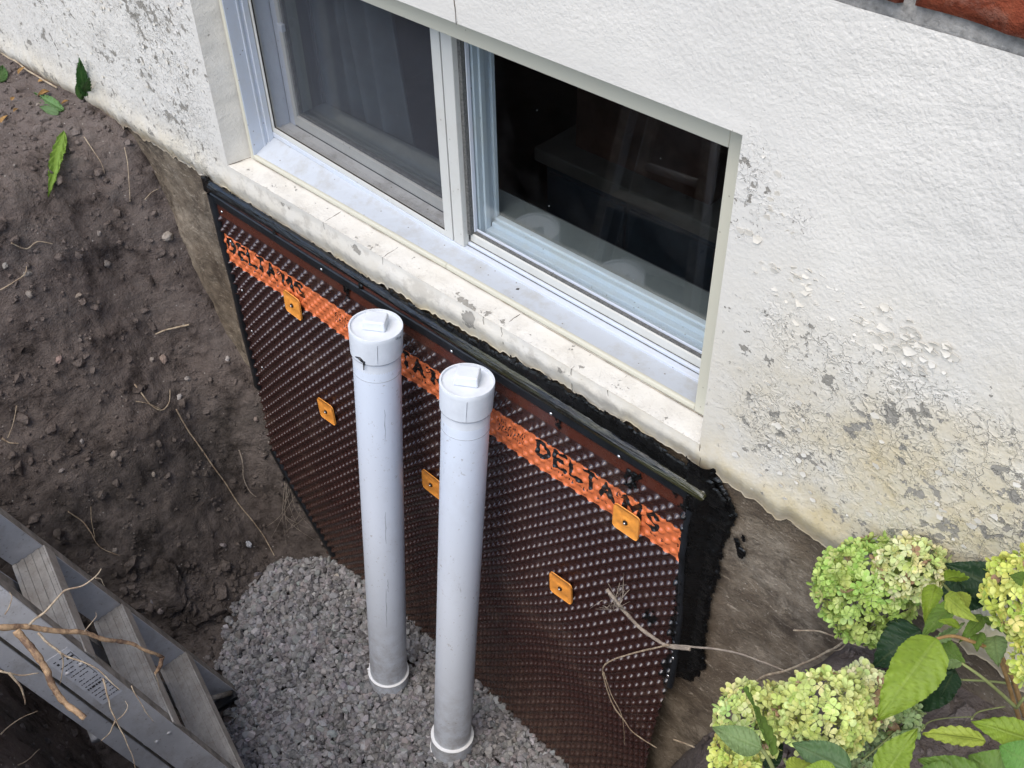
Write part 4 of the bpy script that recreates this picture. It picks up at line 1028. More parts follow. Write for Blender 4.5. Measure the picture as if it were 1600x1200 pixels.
# individual pebbles on the bank: (u, v, radius m, tint, label)
peb = [(262, 369, .028, (.36, .33, .29), 'pale jagged stone near the top of the bank beside the foundation'), (166, 412, .017, (.22, .20, .18), None), (122, 462, .015, (.30, .25, .2), None), (255, 560, .018, (.30, .22, .18), None),
       (237, 562, .013, (.30, .27, .24), None), (43, 428, .015, (.3, .28, .25), None), (46, 460, .016, (.28, .25, .22), None), (178, 710, .016, (.26, .22, .19), None), (293, 592, .014, (.38, .36, .34), None), (355, 561, .013, (.5, .48, .46), None),
       (92, 561, .015, (.3, .2, .18), None), (280, 620, .012, (.6, .58, .55), None), (240, 741, .010, (.4, .36, .3), None), (388, 850, .017, (.55, .62, .70), 'blue white plastic scrap on the pit floor'), (238, 938, .016, (.28, .28, .31), 'grey pebble below the flat soil clod'),
       (250, 955, .015, (.33, .29, .28), None), (348, 852, .016, (.33, .30, .30), None), (325, 1028, .020, (.22, .21, .21), None), (180, 860, .012, (.3, .28, .25), None), (60, 165, .012, (.35, .3, .25), None), (8, 415, .013, (.3, .3, .28), None), (155, 365, .012, (.3, .27, .25), None),
       (400, 655, .014, (.24, .19, .17), None), (96, 735, .012, (.28, .26, .25), None), (128, 690, .010, (.4, .38, .36), None)]
PL = {1: 'dark grey pebble high on the bank, right of the middle', 2: 'brown pebble in the upper bank, left of the short straight root', 3: 'brownish twin pebble, right one of the pair in the middle bank', 4: 'left one of the twin pebbles in the middle bank',
      5: 'grey pebble just above the bent root at the left edge', 6: 'grey pebble touching the bent root at the left edge', 7: 'greyish brown pebble left of the long diagonal root', 8: 'pale chip stone right of the hooked root', 9: 'bright chip stone nearest the bare concrete',
      10: 'reddish pebble at the left side of the bank', 11: 'bright white chip beside the hooked root', 12: 'small pale pebble on the lower bank above the flat clod', 15: 'whitish pebble just below the grey pebble by the flat clod', 16: 'grey pebble beside the plastic scrap',
      17: 'dark grey stone between the ladder and the gravel', 18: 'pale pebble on the pit floor left of the flat clod', 19: 'pebble among the leaf scraps at the top left', 20: 'tiny pebble at the far left edge of the bank', 21: 'pebble right of the long hanging dandelion leaf',
      22: 'brown pebble near the bare concrete low on the bank', 23: 'grey pebble on the lower left bank', 24: 'pale pebble on the lower left bank right of the sprouting root'}
for i, (u, v, r_, tint, lab) in enumerate(peb):
    p, nrm = hit(u, v)
    bm = bmesh.new(); bmesh.ops.create_icosphere(bm, subdivisions=3, radius=1)
    for vt in bm.verts:
        k = 1 + .28 * noise.noise(vt.co * 1.5 + Vector((i * 5, 0, 0))) + .12 * noise.cell(vt.co * 1.6 + Vector((i * 3, 1, 0))); vt.co = Vector((vt.co.x * k * 1.15, vt.co.y * k * .85, vt.co.z * k * .72)) * r_ * .74
    me = bpy.data.meshes.new('pebble'); bm.to_mesh(me); bm.free()
    at_ = me.attributes.new('tint', 'FLOAT_COLOR', 'POINT'); at_.data.foreach_set('color', list((*tint, 1)) * len(me.vertices)); me.materials.append(M['pebble'].m)
    o = bpy.data.objects.new('pebble', me); COL.objects.link(o); o.location = p; o.rotation_euler = (rng.random() * 3, rng.random() * 3, rng.random() * 6)
    if lab: tag(o, lab, 'stone' if 'scrap' not in lab else 'scrap'); 
    if lab and 'scrap' in lab: o.name = 'plastic_scrap'
    if not lab: tag(o, PL[i], 'pebble', 'pebbles in the soil bank')
# flat clod
p, nrm = hit(256, 916)
bm = bmesh.new(); bmesh.ops.create_icosphere(bm, subdivisions=4, radius=1)
for vt in bm.verts:
    k = 1 + .22 * noise.fractal(vt.co * 1.4, .8, 2, 4); vt.co = Vector((vt.co.x * .10 * k, vt.co.y * .062 * k, vt.co.z * .030 * k))
me = bpy.data.meshes.new('soil_clod'); bm.to_mesh(me); bm.free(); me.materials.append(M['clod'].m)
o = bpy.data.objects.new('soil_clod', me); COL.objects.link(o); o.location = p + Vector((0, 0, .0)); o.rotation_euler = nrm.to_track_quat('Z', 'X').to_euler()
tag(o, 'large flat clod of dark soil on the pit floor above the ladder', 'soil clod')

# ================================================================== LADDER
A0 = Vector((-1.95, -.571, -2.95)); U = Vector((0, -.3015, .9535)).normalized()
RD = Vector((.966, -.258, 0)); RD = (RD - U * RD.dot(U)).normalized(); ND = U.cross(RD).normalized()
if ND.y > 0: ND = -ND                      # towards the near side of the pit
WB, WS = .515, -.165                       # width at the foot and taper per metre
UB = (U + RD * WS).normalized(); RDB = (RD - UB * RD.dot(UB)).normalized(); B0 = A0 + RD * WB
lad = thing('ladder', A0, 'dusty aluminium step ladder with wide muddy treads standing in the pit at the lower left', 'ladder')
DEP = .080
def rail(o, up, rd, n0, name, length=1.95, flip=1, lo=0.0, DEP=.080):
    """channel: web + two flanges"""
    o = o + ND * n0; mb = MB(); f = .030 * flip
    mb.obox(o + up * lo, rd * .004, ND * DEP, up * length)
    w_ = mb.build(name, M['alu'], lad, bevel=.001)
    for off in (0, DEP - .004):
        m2 = MB(); m2.obox(o + up * lo + ND * off + rd * (.004 if flip > 0 else 0), rd * f, ND * .004, up * length); m2.build('flange', M['mud_edge'], w_, bevel=.001)
    return w_
ra = rail(A0, U, RD, 0, 'rail', flip=-1)
rb_ = rail(B0, UB, RDB, 0, 'rail', flip=-1)
# rear section rails
rail(A0 + RD * .035, U, RD, .092, 'rear_rail', 1.9, 1, .10, .045); rail(B0 - RD * .01, UB, RDB, .092, 'rear_rail', 1.9, -1, .10, .045)
for k in range(5):
    dist = .352 + .354 * k; c = A0 + U * dist
    L = WB + WS * dist - .006
    mb = MB(); o = c + RD * .005
    for j in range(8):
        hh = .0022 if j % 2 else 0
        mb.obox(o + ND * (.0100 * j), RD * L, ND * .0098, U * (.006 + hh))
    tr = mb.build('tread', M['tread'], lad)
    mb = MB(); mb.obox(o - ND * .0012 + U * .0075, RD * L, ND * -.004, U * -.042); mb.build('tread_front', M['tread'], tr)
    mb = MB(); mb.obox(o + ND * .0805, RD * L, ND * .003, U * -.030); mb.build('tread_back', M['alu'], tr)
    # rear rung
    mb = MB(); mb.tube([A0 + RD * .04 + ND * .14 + U * (dist + .1), A0 + RD * (L - .02) + ND * .14 + U * (dist + .1)], .015, 12); mb.build('rear_rung', M['alu'], lad, True)
    for n_ in (.022, .056):
        mb = MB(); q_ = B0 + UB * (dist / UB.dot(U) - .012) + RDB * .004 + ND * n_; mb.lathe(q_, RDB, [(.0055, 0), (.0055, .002), (.003, .0035)], 10); mb.build('rivet', M['alu'], rb_, True)
# diagonal brace and shoe at the foot
mb = MB(); mb.obox(A0 + U * .02 + RD * .006 + ND * .0, RD * .03, ND * DEP, U * .02); mb.build('foot_shoe', M['rubber'], lad, bevel=.003)
mb = MB(); mb.obox(B0 + RD * -.034, RD * .03, ND * DEP, U * .02); mb.build('foot_shoe', M['rubber'], lad, bevel=.003)
a_ = A0 + U * .10 + RD * .008; b_ = A0 + U * .24 + RD * .075 + ND * .02
mb = MB(); mb.tube([A0 + U * .03 + RD * .010 + ND * .01, A0 + U * .245 + RD * .11 + ND * .03], .008, 8); mb.build('brace', M['mud_edge'], lad, True)
# warning label on the outer face of the near rail
rB = B0 + RDB * .0042
def rail_pt(px, py):
    """pixel ray to the outer face plane of the near rail"""
    r_ = ray(px, py); t = (rB - CAM).dot(RDB) / r_.dot(RDB); return CAM + r_ * t
c0 = rail_pt(104, 1018); t0 = (c0 - rB).dot(UB); U = UB; RD = RDB
lb_o = rB + U * (t0 - .20) + ND * .012
mb = MB(); mb.obox(lb_o, RD * .0008, ND * .052, U * .21); stk = mb.build('warning_label', M['sticker'], rb_)
mb = MB(); r_ = random.Random(4)
for row in range(15):
    h0 = .012 + row * .0128; x_ = .005
    big = row in (13, 4)
    while x_ < .044:
        ln = r_.uniform(.003, .009); 
        if r_.random() < .85: mb.obox(lb_o + RD * .0009 + ND * x_ + U * h0, RD * .0003, ND * min(ln, .046 - x_), U * (.0062 if big else .0026))
        x_ += ln + .002
mb.obox(lb_o + RD * .0009 + ND * .003 + U * .095, RD * .0003, ND * .0012, U * .10); mb.obox(lb_o + RD * .0009 + ND * .003 + U * .010, RD * .0003, ND * .0012, U * .06)
mb.build('label_print', M['ink'], stk)

# ================================================================== ROOTS
def root(name, label, strands, mat, cat='root', group=None):
    """strands: (points, r0, r1)"""
    first = Vector(strands[0][0][0]); t = thing(name, first, label, cat, group)
    mb = MB()
    for pts, r0, r1 in strands:
        sp = spline(pts, 9); n = len(sp); sp = [p + noise.noise_vector(p * 22) * r0 * .45 + noise.noise_vector(p * 120) * r0 * .12 for p in sp]
        mb.tube(sp, [r0 + (r1 - r0) * i / (n - 1) * (1 + .0) + .22 * r0 * noise.noise(p * 90) + .10 * r0 * noise.noise(p * 260) for i, p in enumerate(sp)], 8)
    mb.build('root_wood', M[mat], t, True); return t
def hp(lst, lift=.006): return [hit(u, v, lift)[0] for u, v in lst]
def rp(lst, off=.02): return [rail_pt(u, v) + RD * off for u, v in lst]
dl = lambda l, d0, d1: [atd(u, v, d0 + (d1 - d0) * i / max(1, len(l) - 1)) for i, (u, v) in enumerate(l)]
big = root('tree_root', 'thick reddish broken tree root lying across the ladder', [
    (dl([(-20, 982), (30, 980), (75, 984), (125, 988), (165, 1000), (200, 1005), (235, 1018), (254, 1026)], 2.02, 2.3), .0062, .0036),
    (dl([(25, 985), (48, 1010), (70, 1040), (84, 1075), (105, 1100), (132, 1122)], 2.0, 2.02), .0070, .0054),
    (dl([(254, 1026), (250, 1040), (243, 1052)], 2.3, 2.31), .006, .003)], 'root_bark')
for i, (l, d0, r0) in enumerate([([(45, 975), (75, 950), (100, 922), (130, 915), (150, 902), (158, 890)], 2.05, .0028), ([(60, 990), (95, 1020), (130, 1035), (160, 1050), (185, 1080)], 2.0, .0026), ([(95, 1020), (100, 1040), (92, 1070)], 2.0, .0016),
        ([(160, 1060), (168, 1085), (172, 1100), (180, 1125), (195, 1150), (205, 1175), (212, 1198)], 2.02, .0022), ([(180, 1125), (170, 1145), (158, 1160)], 2.02, .0018), ([(0, 1047), (30, 1055), (60, 1052)], 1.98, .0026), ([(15, 1050), (35, 1075), (38, 1100)], 1.98, .003),
        ([(243, 1052), (248, 1070), (246, 1082)], 2.3, .0012), ([(150, 902), (160, 905), (165, 915)], 2.05, .0014), ([(130, 988), (150, 965), (152, 955)], 2.1, .0012), ([(0, 1148), (30, 1125), (60, 1110)], 2.2, .0018), ([(20, 1200), (45, 1185), (65, 1170)], 2.3, .0018),
        ([(205, 1070), (225, 1110), (240, 1130)], 2.02, .0012), ([(185, 1125), (200, 1105), (195, 1095)], 2.02, .0012), ([(8, 960), (20, 935), (15, 925)], 2.1, .0015)]):
    sp = spline(dl(l, d0, d0 + .03), 5); sp = [p + noise.noise_vector(p * 35 + Vector((i, 0, 0))) * .004 for p in sp]; n = len(sp); hair = MB(); hair.tube(sp, [r0 * (1 - .7 * k / n) for k in range(n)], 6); hair.build('rootlet', M['root_pale'], big, True)

root('dangling_root', 'pale root with soil on its end hanging in front of the membrane right side', [
    ([aty(948, 920, -.10), aty(965, 942, -.10), aty(990, 972, -.09), aty(1020, 996, -.08), aty(1045, 1010, -.075), aty(1078, 1014, -.07)], .0045, .004),
    ([aty(1040, 1008, -.075), aty(1100, 1012, -.06), aty(1150, 1020, -.05), aty(1195, 1035, -.04), aty(1235, 1052, -.02)], .0026, .0016)], 'root_grey')
root('thin_root', 'thin pale root curling down over the lower part of the brown membrane', [
    ([aty(1045, 1008, -.08), aty(1000, 1018, -.085), aty(960, 1030, -.09), aty(942, 1045, -.09), aty(948, 1075, -.085), aty(960, 1105, -.08), aty(975, 1125, -.08), aty(990, 1145, -.075), aty(1026, 1168, -.06)], .0022, .0011),
    ([aty(943, 1050, -.088), aty(955, 1085, -.09), aty(972, 1120, -.09), aty(976, 1165, -.085)], .0010, .0006)], 'root_pale')
mb = MB(); t_ = bpy.data.objects['dangling_root']; r_ = random.Random(2)
for k in range(16):
    c = aty(948 + r_.uniform(0, 26), 918 + r_.uniform(0, 34), -.10); mb.tube([c, c + Vector([r_.uniform(-.025, .025) for _ in range(3)]), c + Vector([r_.uniform(-.04, .04) for _ in range(3)])], [.0012, .0009, .0004], 5)
mb.build('root_hairs', M['root_grey'], t_, True)
root('thin_root', 'thin root crossing the stained concrete up to the green flower head', [
    ([aty(1170, 1073, -.03), aty(1195, 1056, -.03), aty(1230, 1047, -.03), aty(1270, 1030, -.03), aty(1305, 1012, -.035), aty(1325, 998, -.04)], .0028, .0022),
    ([aty(1240, 985, -.02), aty(1275, 986, -.02), aty(1300, 993, -.03), aty(1325, 1003, -.035), aty(1352, 1012, -.05)], .0018, .0016),
    ([aty(1325, 1002, -.03), aty(1312, 1015, -.03), aty(1290, 1018, -.03)], .0014, .0008)], 'root_pale')
root('thin_root', 'thin white root in the bottom centre on the concrete beside the membrane', [([aty(1052, 1155, -.02), aty(1090, 1170, -.02), aty(1125, 1190, -.03)], .0022, .0014)], 'root_pale')
root('thin_root', 'long pale root running diagonally down the middle of the dark soil bank', [
    (hp([(273, 638), (290, 668), (312, 700), (330, 728), (350, 752), (372, 785), (395, 812), (415, 838), (430, 868)], .008), .0026, .0016)], 'root_pale')
root('thin_root', 'pale curved root forming a hook on the middle of the soil bank', [
    (hp([(210, 600), (222, 618), (235, 632), (252, 640), (262, 628), (263, 610)], .008), .0026, .0014), (hp([(210, 626), (230, 629), (250, 638)], .008), .0014, .001)], 'root_pale')
root('thin_root', 'short straight white root on the upper bank above the hooked root', [(hp([(243, 521), (262, 514), (293, 505)], .012), .0018, .0032)], 'root_pale')
root('thin_root', 'thin root strands on the bank just above the ladder', [(hp([(108, 798), (128, 812), (140, 830), (150, 848), (165, 858), (188, 868)], .008), .0020, .001), (hp([(140, 790), (142, 812), (148, 840)], .01), .001, .0006)], 'root_pale')
root('thin_root', 'thin roots hanging from the broken top edge of the bank', [
    (hp([(196, 230), (202, 255), (204, 285), (204, 312)], .014), .0014, .0008), (hp([(134, 215), (146, 238), (158, 255), (165, 270)], .012), .0016, .0008), (hp([(225, 310), (235, 300), (246, 294)], .012), .0012, .0008)], 'root_pale')
root('thin_root', 'tangled thin roots in the corner between soil bank and membrane', [
    (hp([(372, 700), (380, 722), (385, 745), (392, 765), (398, 775)], .012), .0022, .0014), (hp([(445, 715), (452, 740), (458, 760)], .012), .0020, .0014),
    *[(hp([(455 + r_.uniform(-8, 8), 765 + r_.uniform(-15, 5)), (460 + r_.uniform(-20, 20), 800 + r_.uniform(-8, 8)), (450 + r_.uniform(-45, 45), 835 + r_.uniform(-15, 15))], .010), .0009, .0004) for _ in range(10)]], 'root_grey')
root('thin_root', 'short bent root at the left edge of the bank below the stones', [(hp([(0, 452), (22, 442), (40, 428), (42, 410)], .01), .0018, .0012), (hp([(15, 378), (40, 386), (58, 376), (80, 380)], .01), .0022, .001)], 'root_pale')
root('thin_root', 'pale sprouting root low on the left edge of the bank', [(hp([(25, 630), (18, 660), (12, 685)], .01), .0014, .001), (hp([(3, 683), (15, 692), (30, 694)], .01), .003, .0012)], 'root_pale')

# ================================================================== PLANTS
def leaf_mesh(base, tip, wd, side, droop=.1, cup=.12, serr=.09, nu=49, nv=7, bend=None, seed=0, teeth=24):
    """leaf surface between base and tip, side = direction of the width; returns verts, faces, vein"""
    base, tip = Vector(base), Vector(tip); ax = tip - base; L = ax.length; a = ax.normalized()
    s = Vector(side); s = (s - a * s.dot(a)).normalized(); n = a.cross(s)
    if n.z < -.2: n = -n
    V = []; ve = []
    for i in range(nu):
        t = i / (nu - 1); wv = (math.sin(math.pi * t ** .72) ** .85) * (1 - .25 * t) if t < 1 else 0
        tooth = 1 - serr * ((t * teeth) % 1.0)
        for j in range(-nv, nv + 1):
            q = j / nv; wd_ = wd * .5 * wv * (tooth if abs(j) == nv else 1)
            fold = abs(q) * wd * cup * wv
            up = fold - droop * L * (t ** 2) + .15 * droop * L * math.sin(math.pi * t)
            side_vein = abs(((t * 7 - abs(q) * 1.6) % 1) - .5) * 2
            v = max(0, 1 - abs(q) * 14) if abs(j) < 2 else 0; v = max(v, max(0, (side_vein - .86) / .14) * .8)
            rip = .016 * L * (.3 + abs(q)) * math.sin((t * 7 - abs(q) * 1.6) * 2 * math.pi) * abs(q) + .07 * L * noise.noise(Vector((t * 2.2, q * 1.3, seed * 3.3)))
            p = base + a * (L * t) + s * (wd_ * q) + n * (up + rip); V.append(p); ve.append(v)
    return V, [tuple(f) for f in grid_faces(nu, 2 * nv + 1).tolist()], ve
def leaf(parent, bu, bv, tu, tv, bd, td, wpx, tint, roll=0, name='leaf', droop=.1, cup=.12, seed=0, label=None, serr=.07):
    b = atd(bu, bv, bd); t = atd(tu, tv, td); view = (CAM - b).normalized(); a = (t - b).normalized()
    s = a.cross(view).normalized(); s = Matrix.Rotation(R(roll), 3, a) @ s
    wd = wpx / F_PX * (bd + td) / 2
    V, F, ve = leaf_mesh(b, t, wd, s, droop, cup, seed=seed, serr=serr)
    tt = np.array(tint)[None] * (1 + .06 * nr.normal(size=(len(V), 1)))
    o = mobj(name, [tuple(v) for v in V], F, M['leaf'], parent, True, {'vein': ve}, {'tint': tt})
    if label: o['label'] = label
    return o, b
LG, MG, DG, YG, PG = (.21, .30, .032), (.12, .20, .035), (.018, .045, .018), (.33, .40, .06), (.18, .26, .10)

def flower_head(parent, u, v, d, ru, rv, depth_r, n, tints, seed, name='flower_head', cone=0):
    """dome of four-petalled florets; ru,rv radii in px"""
    c = atd(u, v, d); sc = d / F_PX; r_ = random.Random(seed)
    ex, ey, ez = ROT @ Vector((1, 0, 0)), ROT @ Vector((0, -1, 0)), ROT @ Vector((0, 0, -1))
    V = []; F = []; C = []
    g = math.pi * (3 - math.sqrt(5))
    for i in range(n):
        zf = 1 - 1.55 * (i + .5) / n; rr = math.sqrt(max(0, 1 - zf * zf)); th = g * i + r_.uniform(-.2, .2)
        dirv = Vector((rr * math.cos(th), rr * math.sin(th), zf))
        k = 1 + .16 * noise.noise(dirv * 2.2 + Vector((seed, 0, 0))) + r_.uniform(-.13, .05)
        rx = ru * (1 - cone * max(0, -dirv.y) * .6)
        p = c + (ex * dirv.x * rx + ey * dirv.y * rv) * sc * k + ez * dirv.z * depth_r * k
        nrm = (ex * dirv.x / (ru * sc) + ey * dirv.y / (rv * sc) + ez * dirv.z / depth_r).normalized()
        nrm = (nrm + Vector([r_.gauss(0, .50) for _ in range(3)])).normalized()
        a = nrm.orthogonal().normalized(); a = Matrix.Rotation(r_.uniform(0, 6.28), 3, nrm) @ a; b = nrm.cross(a)
        size = r_.uniform(.0078, .0118); tint = tints[min(len(tints) - 1, int(r_.random() ** 1.3 * len(tints)))]
        patch = noise.noise(dirv * 1.7 + Vector((0, seed, 3)))
        tint = [max(0, x * (1 + .20 * patch + r_.uniform(-.1, .1))) for x in tint]
        if noise.noise(dirv * 2.6 + Vector((seed, 9, 0))) > .58 or r_.random() < .012: tint = [.34, .20, .13]
        for q in range(4):
            if r_.random() < .04: continue
            a2 = q * math.pi / 2 + r_.uniform(-.12, .12); pd = a * math.cos(a2) + b * math.sin(a2); ps = nrm.cross(pd)
            cup = r_.uniform(.0, .9); s = size * r_.uniform(.85, 1.12); m0 = len(V)
            ring_ = [(0.05, 0), (.35, .30), (.72, .46), (1.0, .30), (1.08, 0), (1.0, -.30), (.72, -.46), (.35, -.30)]
            V.append(tuple(p + pd * s * .6 + nrm * (s * .6 * cup * .25))); C.append(tint)
            for (l_, w2) in ring_:
                V.append(tuple(p + pd * s * l_ + ps * s * w2 * 1.0 + nrm * s * (cup * (l_ ** 2) * .75 + .25 * abs(w2)))); C.append([x * (.92 + .12 * l_) for x in tint])
            for e_ in range(8): F.append((m0, m0 + 1 + e_, m0 + 1 + (e_ + 1) % 8))
    o = mobj(name, V, F, M['petal'], parent, False, None, {'tint': np.array(C)})
    # inner stalks and dark core
    mb = MB(); base = c - ey * rv * sc * .9 - ez * depth_r * .4
    for i in range(26):
        zf = r_.uniform(-.3, .9); th = r_.uniform(0, 6.28); rr = math.sqrt(1 - zf * zf)
        e_ = c + (ex * rr * math.cos(th) * ru + ey * rr * math.sin(th) * rv) * sc * .85 + ez * zf * depth_r * .85
        mb.tube([base, base.lerp(e_, .5) + Vector([r_.uniform(-.006, .006) for _ in range(3)]), e_], [.0016, .0011, .0007], 5)
    mb.build('flower_stalks', M['stem'], o, True)
    return o
G1 = [(.36, .50, .12), (.42, .55, .15), (.30, .45, .09), (.50, .60, .20)]
G2 = [(.64, .66, .34), (.72, .72, .42), (.54, .58, .25), (.46, .52, .18)]
G3 = [(.56, .60, .14), (.64, .66, .20), (.44, .50, .09)]
G4 = [(.58, .63, .22), (.48, .57, .18), (.66, .69, .30)]
bush = thing('hydrangea_bush', (-.12, -.16, -1.52), 'hydrangea bush with green flower heads growing against the white wall on the right', 'bush')
flower_head(bush, 1357, 925, 1.76, 80, 80, .060, 405, G1, 1, cone=.5)
flower_head(bush, 1312, 900, 1.77, 34, 36, .040, 108, G1, 11)
flower_head(bush, 1425, 888, 1.70, 54, 44, .042, 202, G2, 2)
flower_head(bush, 1601, 930, 1.45, 54, 66, .055, 283, G3, 3)
flower_head(bush, 1612, 1030, 1.43, 26, 38, .035, 81, G3, 4)
LV = [  # bu,bv,tu,tv,bd,td,w,tint,roll,droop
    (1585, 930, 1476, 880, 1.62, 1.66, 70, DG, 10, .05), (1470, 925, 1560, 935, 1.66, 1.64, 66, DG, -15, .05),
    (1476, 905, 1518, 896, 1.60, 1.55, 32, LG, 40, .15), (1462, 915, 1446, 962, 1.58, 1.52, 34, LG, 10, .2),
    (1478, 930, 1515, 966, 1.55, 1.48, 36, YG, 20, .2), (1500, 925, 1512, 950, 1.56, 1.52, 26, YG, -30, .1),
    (1490, 945, 1440, 990, 1.54, 1.50, 34, MG, 25, .15), (1460, 1000, 1510, 975, 1.52, 1.52, 26, PG, 45, .1), (1500, 978, 1470, 968, 1.50, 1.48, 18, LG, 30, .1),
    (1535, 965, 1502, 1000, 1.52, 1.48, 24, MG, 0, .1), (1555, 995, 1558, 1035, 1.50, 1.45, 40, PG, 10, .15), (1530, 990, 1525, 1010, 1.5, 1.46, 26, MG, 20, .2),
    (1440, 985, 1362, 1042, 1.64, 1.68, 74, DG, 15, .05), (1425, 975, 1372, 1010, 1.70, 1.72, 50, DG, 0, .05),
    (1464, 998, 1374, 1126, 1.46, 1.42, 92, LG, -12, .06), (1470, 1010, 1505, 1035, 1.54, 1.5, 40, MG, 10, .1), (1502, 1035, 1464, 1044, 1.47, 1.46, 20, PG, 30, .1),
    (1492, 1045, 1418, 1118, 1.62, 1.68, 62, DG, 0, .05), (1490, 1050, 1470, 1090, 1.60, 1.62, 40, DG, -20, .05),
    (1520, 960, 1580, 990, 1.56, 1.56, 20, MG, 50, .1), (1600, 905, 1580, 900, 1.40, 1.38, 26, MG, 0, .1)]
for i, l in enumerate(LV): leaf(bush, *l[:6], l[6], l[7], l[8], droop=l[9], seed=i + 1, label='large light green leaf with serrated edge' if l[6] == 92 else None)
def stem(par, lst, r0, r1, mat='stem', name='stem', sub=5):
    p = spline([atd(u, v, d) for u, v, d in lst], sub); n = len(p); mb = MB(); mb.tube(p, [r0 + (r1 - r0) * i / (n - 1) for i in range(n)], 8); return mb.build(name, M[mat], par, True)
stem(bush, [(1502, 1036, 1.47), (1530, 1055, 1.47), (1560, 1080, 1.50), (1588, 1106, 1.54)], .0019, .0028)
stem(bush, [(1495, 1062, 1.62), (1540, 1064, 1.60), (1580, 1068, 1.58)], .0017, .0020)
stem(bush, [(1556, 1015, 1.50), (1570, 1050, 1.52), (1585, 1100, 1.56), (1592, 1124, 1.60), (1606, 1200, 1.68)], .0028, .0036, 'stem_brown')
stem(bush, [(1562, 1020, 1.56), (1582, 1060, 1.58), (1592, 1090, 1.6), (1602, 1120, 1.64)], .0034, .0040, 'stem_brown')
stem(bush, [(1464, 998, 1.46), (1490, 994, 1.47), (1525, 1005, 1.48), (1556, 1018, 1.50)], .0022, .0032, 'stem_brown')
stem(bush, [(1466, 902, 1.68), (1476, 915, 1.66), (1490, 932, 1.6), (1500, 960, 1.56)], .0022, .0022)
stem(bush, [(1430, 950, 1.76), (1424, 968, 1.75), (1420, 985, 1.74)], .0020, .0020)
stem(bush, [(1588, 1106, 1.54), (1600, 1090, 1.52)], .0026, .0022)
b2 = thing('hydrangea_bush', atz(1330, 1230, -1.85), 'lower hydrangea with yellow green flower heads drooping into the pit at the bottom right', 'bush')
flower_head(b2, 1172, 1128, 1.62, 50, 56, .045, 202, G4, 5)
flower_head(b2, 1150, 1180, 1.60, 34, 40, .040, 94, G3, 6)
flower_head(b2, 1225, 1112, 1.66, 40, 40, .035, 108, G4, 7)
flower_head(b2, 1290, 1115, 1.58, 74, 62, .055, 310, G4, 8)
flower_head(b2, 1345, 1092, 1.62, 46, 50, .045, 148, G2, 9)
flower_head(b2, 1400, 1120, 1.66, 36, 36, .034, 94, [(.26, .36, .14), (.32, .42, .18)], 10)
flower_head(b2, 1335, 1185, 1.68, 40, 40, .034, 94, [(.14, .20, .09), (.2, .28, .12)], 12)
LV = [(1190, 1170, 1112, 1136, 1.50, 1.52, 48, PG, 0, .08), (1210, 1180, 1168, 1070, 1.46, 1.56, 34, MG, 62, .05), (1330, 1205, 1236, 1160, 1.46, 1.50, 62, (.10, .17, .07), 0, .08), (1160, 1215, 1148, 1170, 1.6, 1.62, 44, MG, 0, .1),
      (1375, 1222, 1428, 1138, 1.44, 1.42, 62, LG, -20, .1), (1540, 1158, 1440, 1142, 1.40, 1.44, 40, YG, 28, .12), (1620, 1160, 1518, 1124, 1.36, 1.40, 56, LG, 20, .12),
      (1600, 1235, 1512, 1180, 1.34, 1.38, 100, MG, 0, .1), (1540, 1220, 1432, 1188, 1.36, 1.40, 60, MG, -15, .1), (1500, 1230, 1420, 1210, 1.36, 1.4, 70, MG, 0, .1), (1620, 1200, 1560, 1165, 1.33, 1.36, 70, (.12, .26, .05), 0, .1),
      (1230, 1215, 1270, 1190, 1.44, 1.48, 50, YG, 0, .1), (1310, 1215, 1250, 1205, 1.4, 1.42, 50, LG, 0, .1), (1195, 1200, 1225, 1160, 1.62, 1.64, 30, DG, 0, .1)]
for i, l in enumerate(LV): leaf(b2, *l[:6], l[6], l[7], l[8], droop=l[9], seed=i + 41)
stem(b2, [(1188, 1168, 1.52), (1200, 1185, 1.52), (1214, 1215, 1.54)], .0028, .0036)
stem(b2, [(1225, 1185, 1.6), (1240, 1215, 1.6)], .0026, .003)
stem(b2, [(1300, 1140, 1.64), (1320, 1180, 1.66), (1330, 1215, 1.68)], .002, .003)
stem(b2, [(1345, 1190, 1.6), (1380, 1160, 1.62), (1400, 1140, 1.64)], .0014, .0012)
stem(b2, [(1440, 1142, 1.44), (1452, 1128, 1.5), (1480, 1122, 1.55), (1520, 1120, 1.6)], .0010, .0008)
stem(b2, [(1518, 1124, 1.40), (1530, 1112, 1.46), (1570, 1104, 1.5)], .0012, .0010)

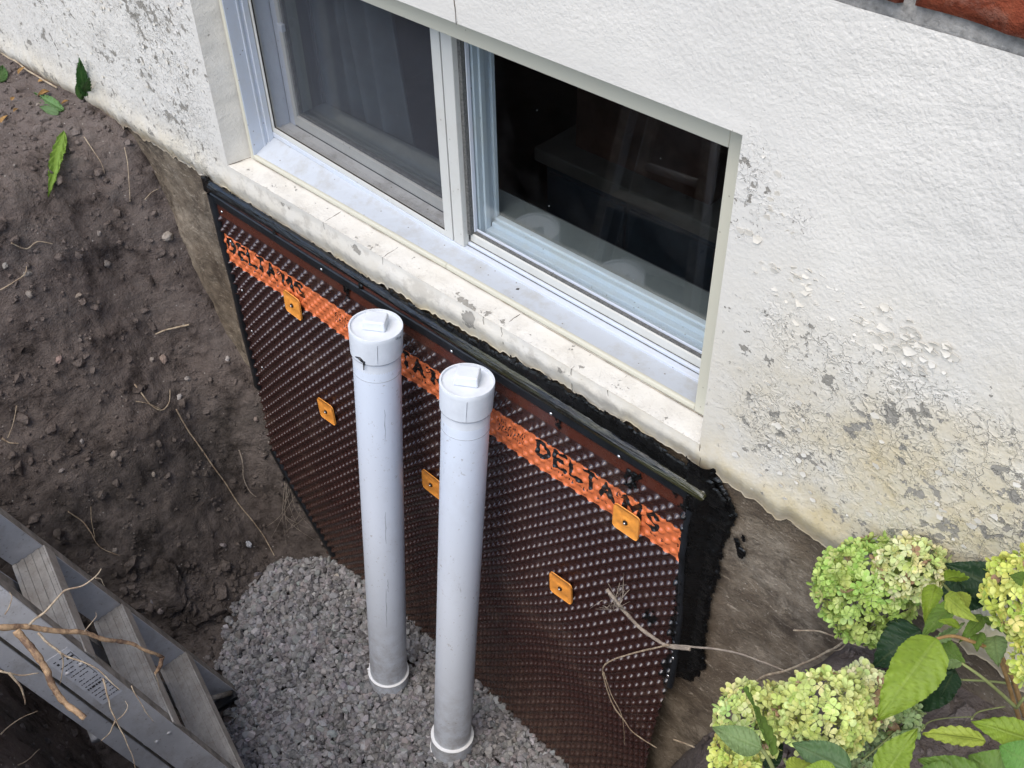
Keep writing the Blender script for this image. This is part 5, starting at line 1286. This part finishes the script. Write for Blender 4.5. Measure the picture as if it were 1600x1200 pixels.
# dandelions at the top of the bank
def weed(label, leaves, seed):
    t = thing('dandelion', hit(leaves[0][0], leaves[0][1])[0], label, 'weed')
    for k, (bu, bv, tu, tv, wpx, tint, roll, lift) in enumerate(leaves):
        b = hit(bu, bv, .01)[0]; dd = (b - CAM).dot(ray(CX, CY).normalized()); bdp = dd
        fw = ray(CX, CY).normalized(); tdp = min((hit(tu, tv)[0] - CAM).dot(fw), (aty(tu, tv, -.012) - CAM).dot(fw)) - .035
        bdp = min(bdp, (aty(bu, bv, -.012) - CAM).dot(fw))
        leaf(t, bu, bv, tu, tv, bdp - .008, tdp, wpx, tint, roll, droop=.06, seed=seed + k, serr=.30)
weed('dandelion leaves standing up against the base of the white wall', [(133, 150, 123, 88, 22, (.045, .12, .03), 10, .03), (126, 154, 142, 118, 20, (.04, .10, .025), -10, .03), (128, 156, 120, 126, 16, (.06, .13, .03), 0, .03)], 70)
weed('dandelion leaves lying on the soil at the top of the bank', [(98, 172, 48, 142, 22, (.14, .26, .09), 0, .05), (92, 178, 60, 165, 16, (.12, .2, .08), 10, .05)], 75)
weed('single long yellow green dandelion leaf hanging down the bank', [(100, 205, 74, 304, 24, (.20, .32, .05), 20, .05)], 80)
weed('small green leaf at the top left edge of the soil', [(0, 128, 4, 100, 22, (.07, .15, .04), 0, .05)], 84)
# leaf litter
for i, (u, v, r_, c) in enumerate([(78, 146, .03, 0), (3, 194, .02, 0), (28, 172, .015, 0), (110, 160, .02, 0), (18, 160, .014, 1), (30, 118, .02, 0), (60, 130, .018, 0), (45, 108, .02, 0)]):
    p, nrm = hit(u, v, .006); a = Vector((rng.uniform(-1, 1), rng.uniform(-1, 1), .1)).normalized()
    V, F, ve = leaf_mesh(p, p + a * r_ * 1.6, r_, a.cross(nrm), .1, .2, .1, 8, 3, seed=i)
    o = mobj('dry_leaf', [tuple(v) for v in V], F, M['debris'], None, True); tag(o, ['large orange dry leaf scrap between the dandelion plants', 'orange dry leaf scrap at the left frame edge', 'small brown leaf scrap left of the lying dandelion', 'leaf scrap right of the lying dandelion', 'yellow leaf scrap at the far left', 'leaf scrap beside the pale twig', 'leaf scrap above the lying dandelion', 'leaf scrap at the foot of the wall above the twig'][i], 'leaf', 'dry leaves on the soil')
stick = MB(); stick.tube(wiggle(hit(5, 88, .01)[0], hit(90, 143, .012)[0], 8, .02, 4), .003); tag(stick.build('twig', M['root_pale'], None, True), 'pale twig lying at the foot of the wall at the top left', 'twig')
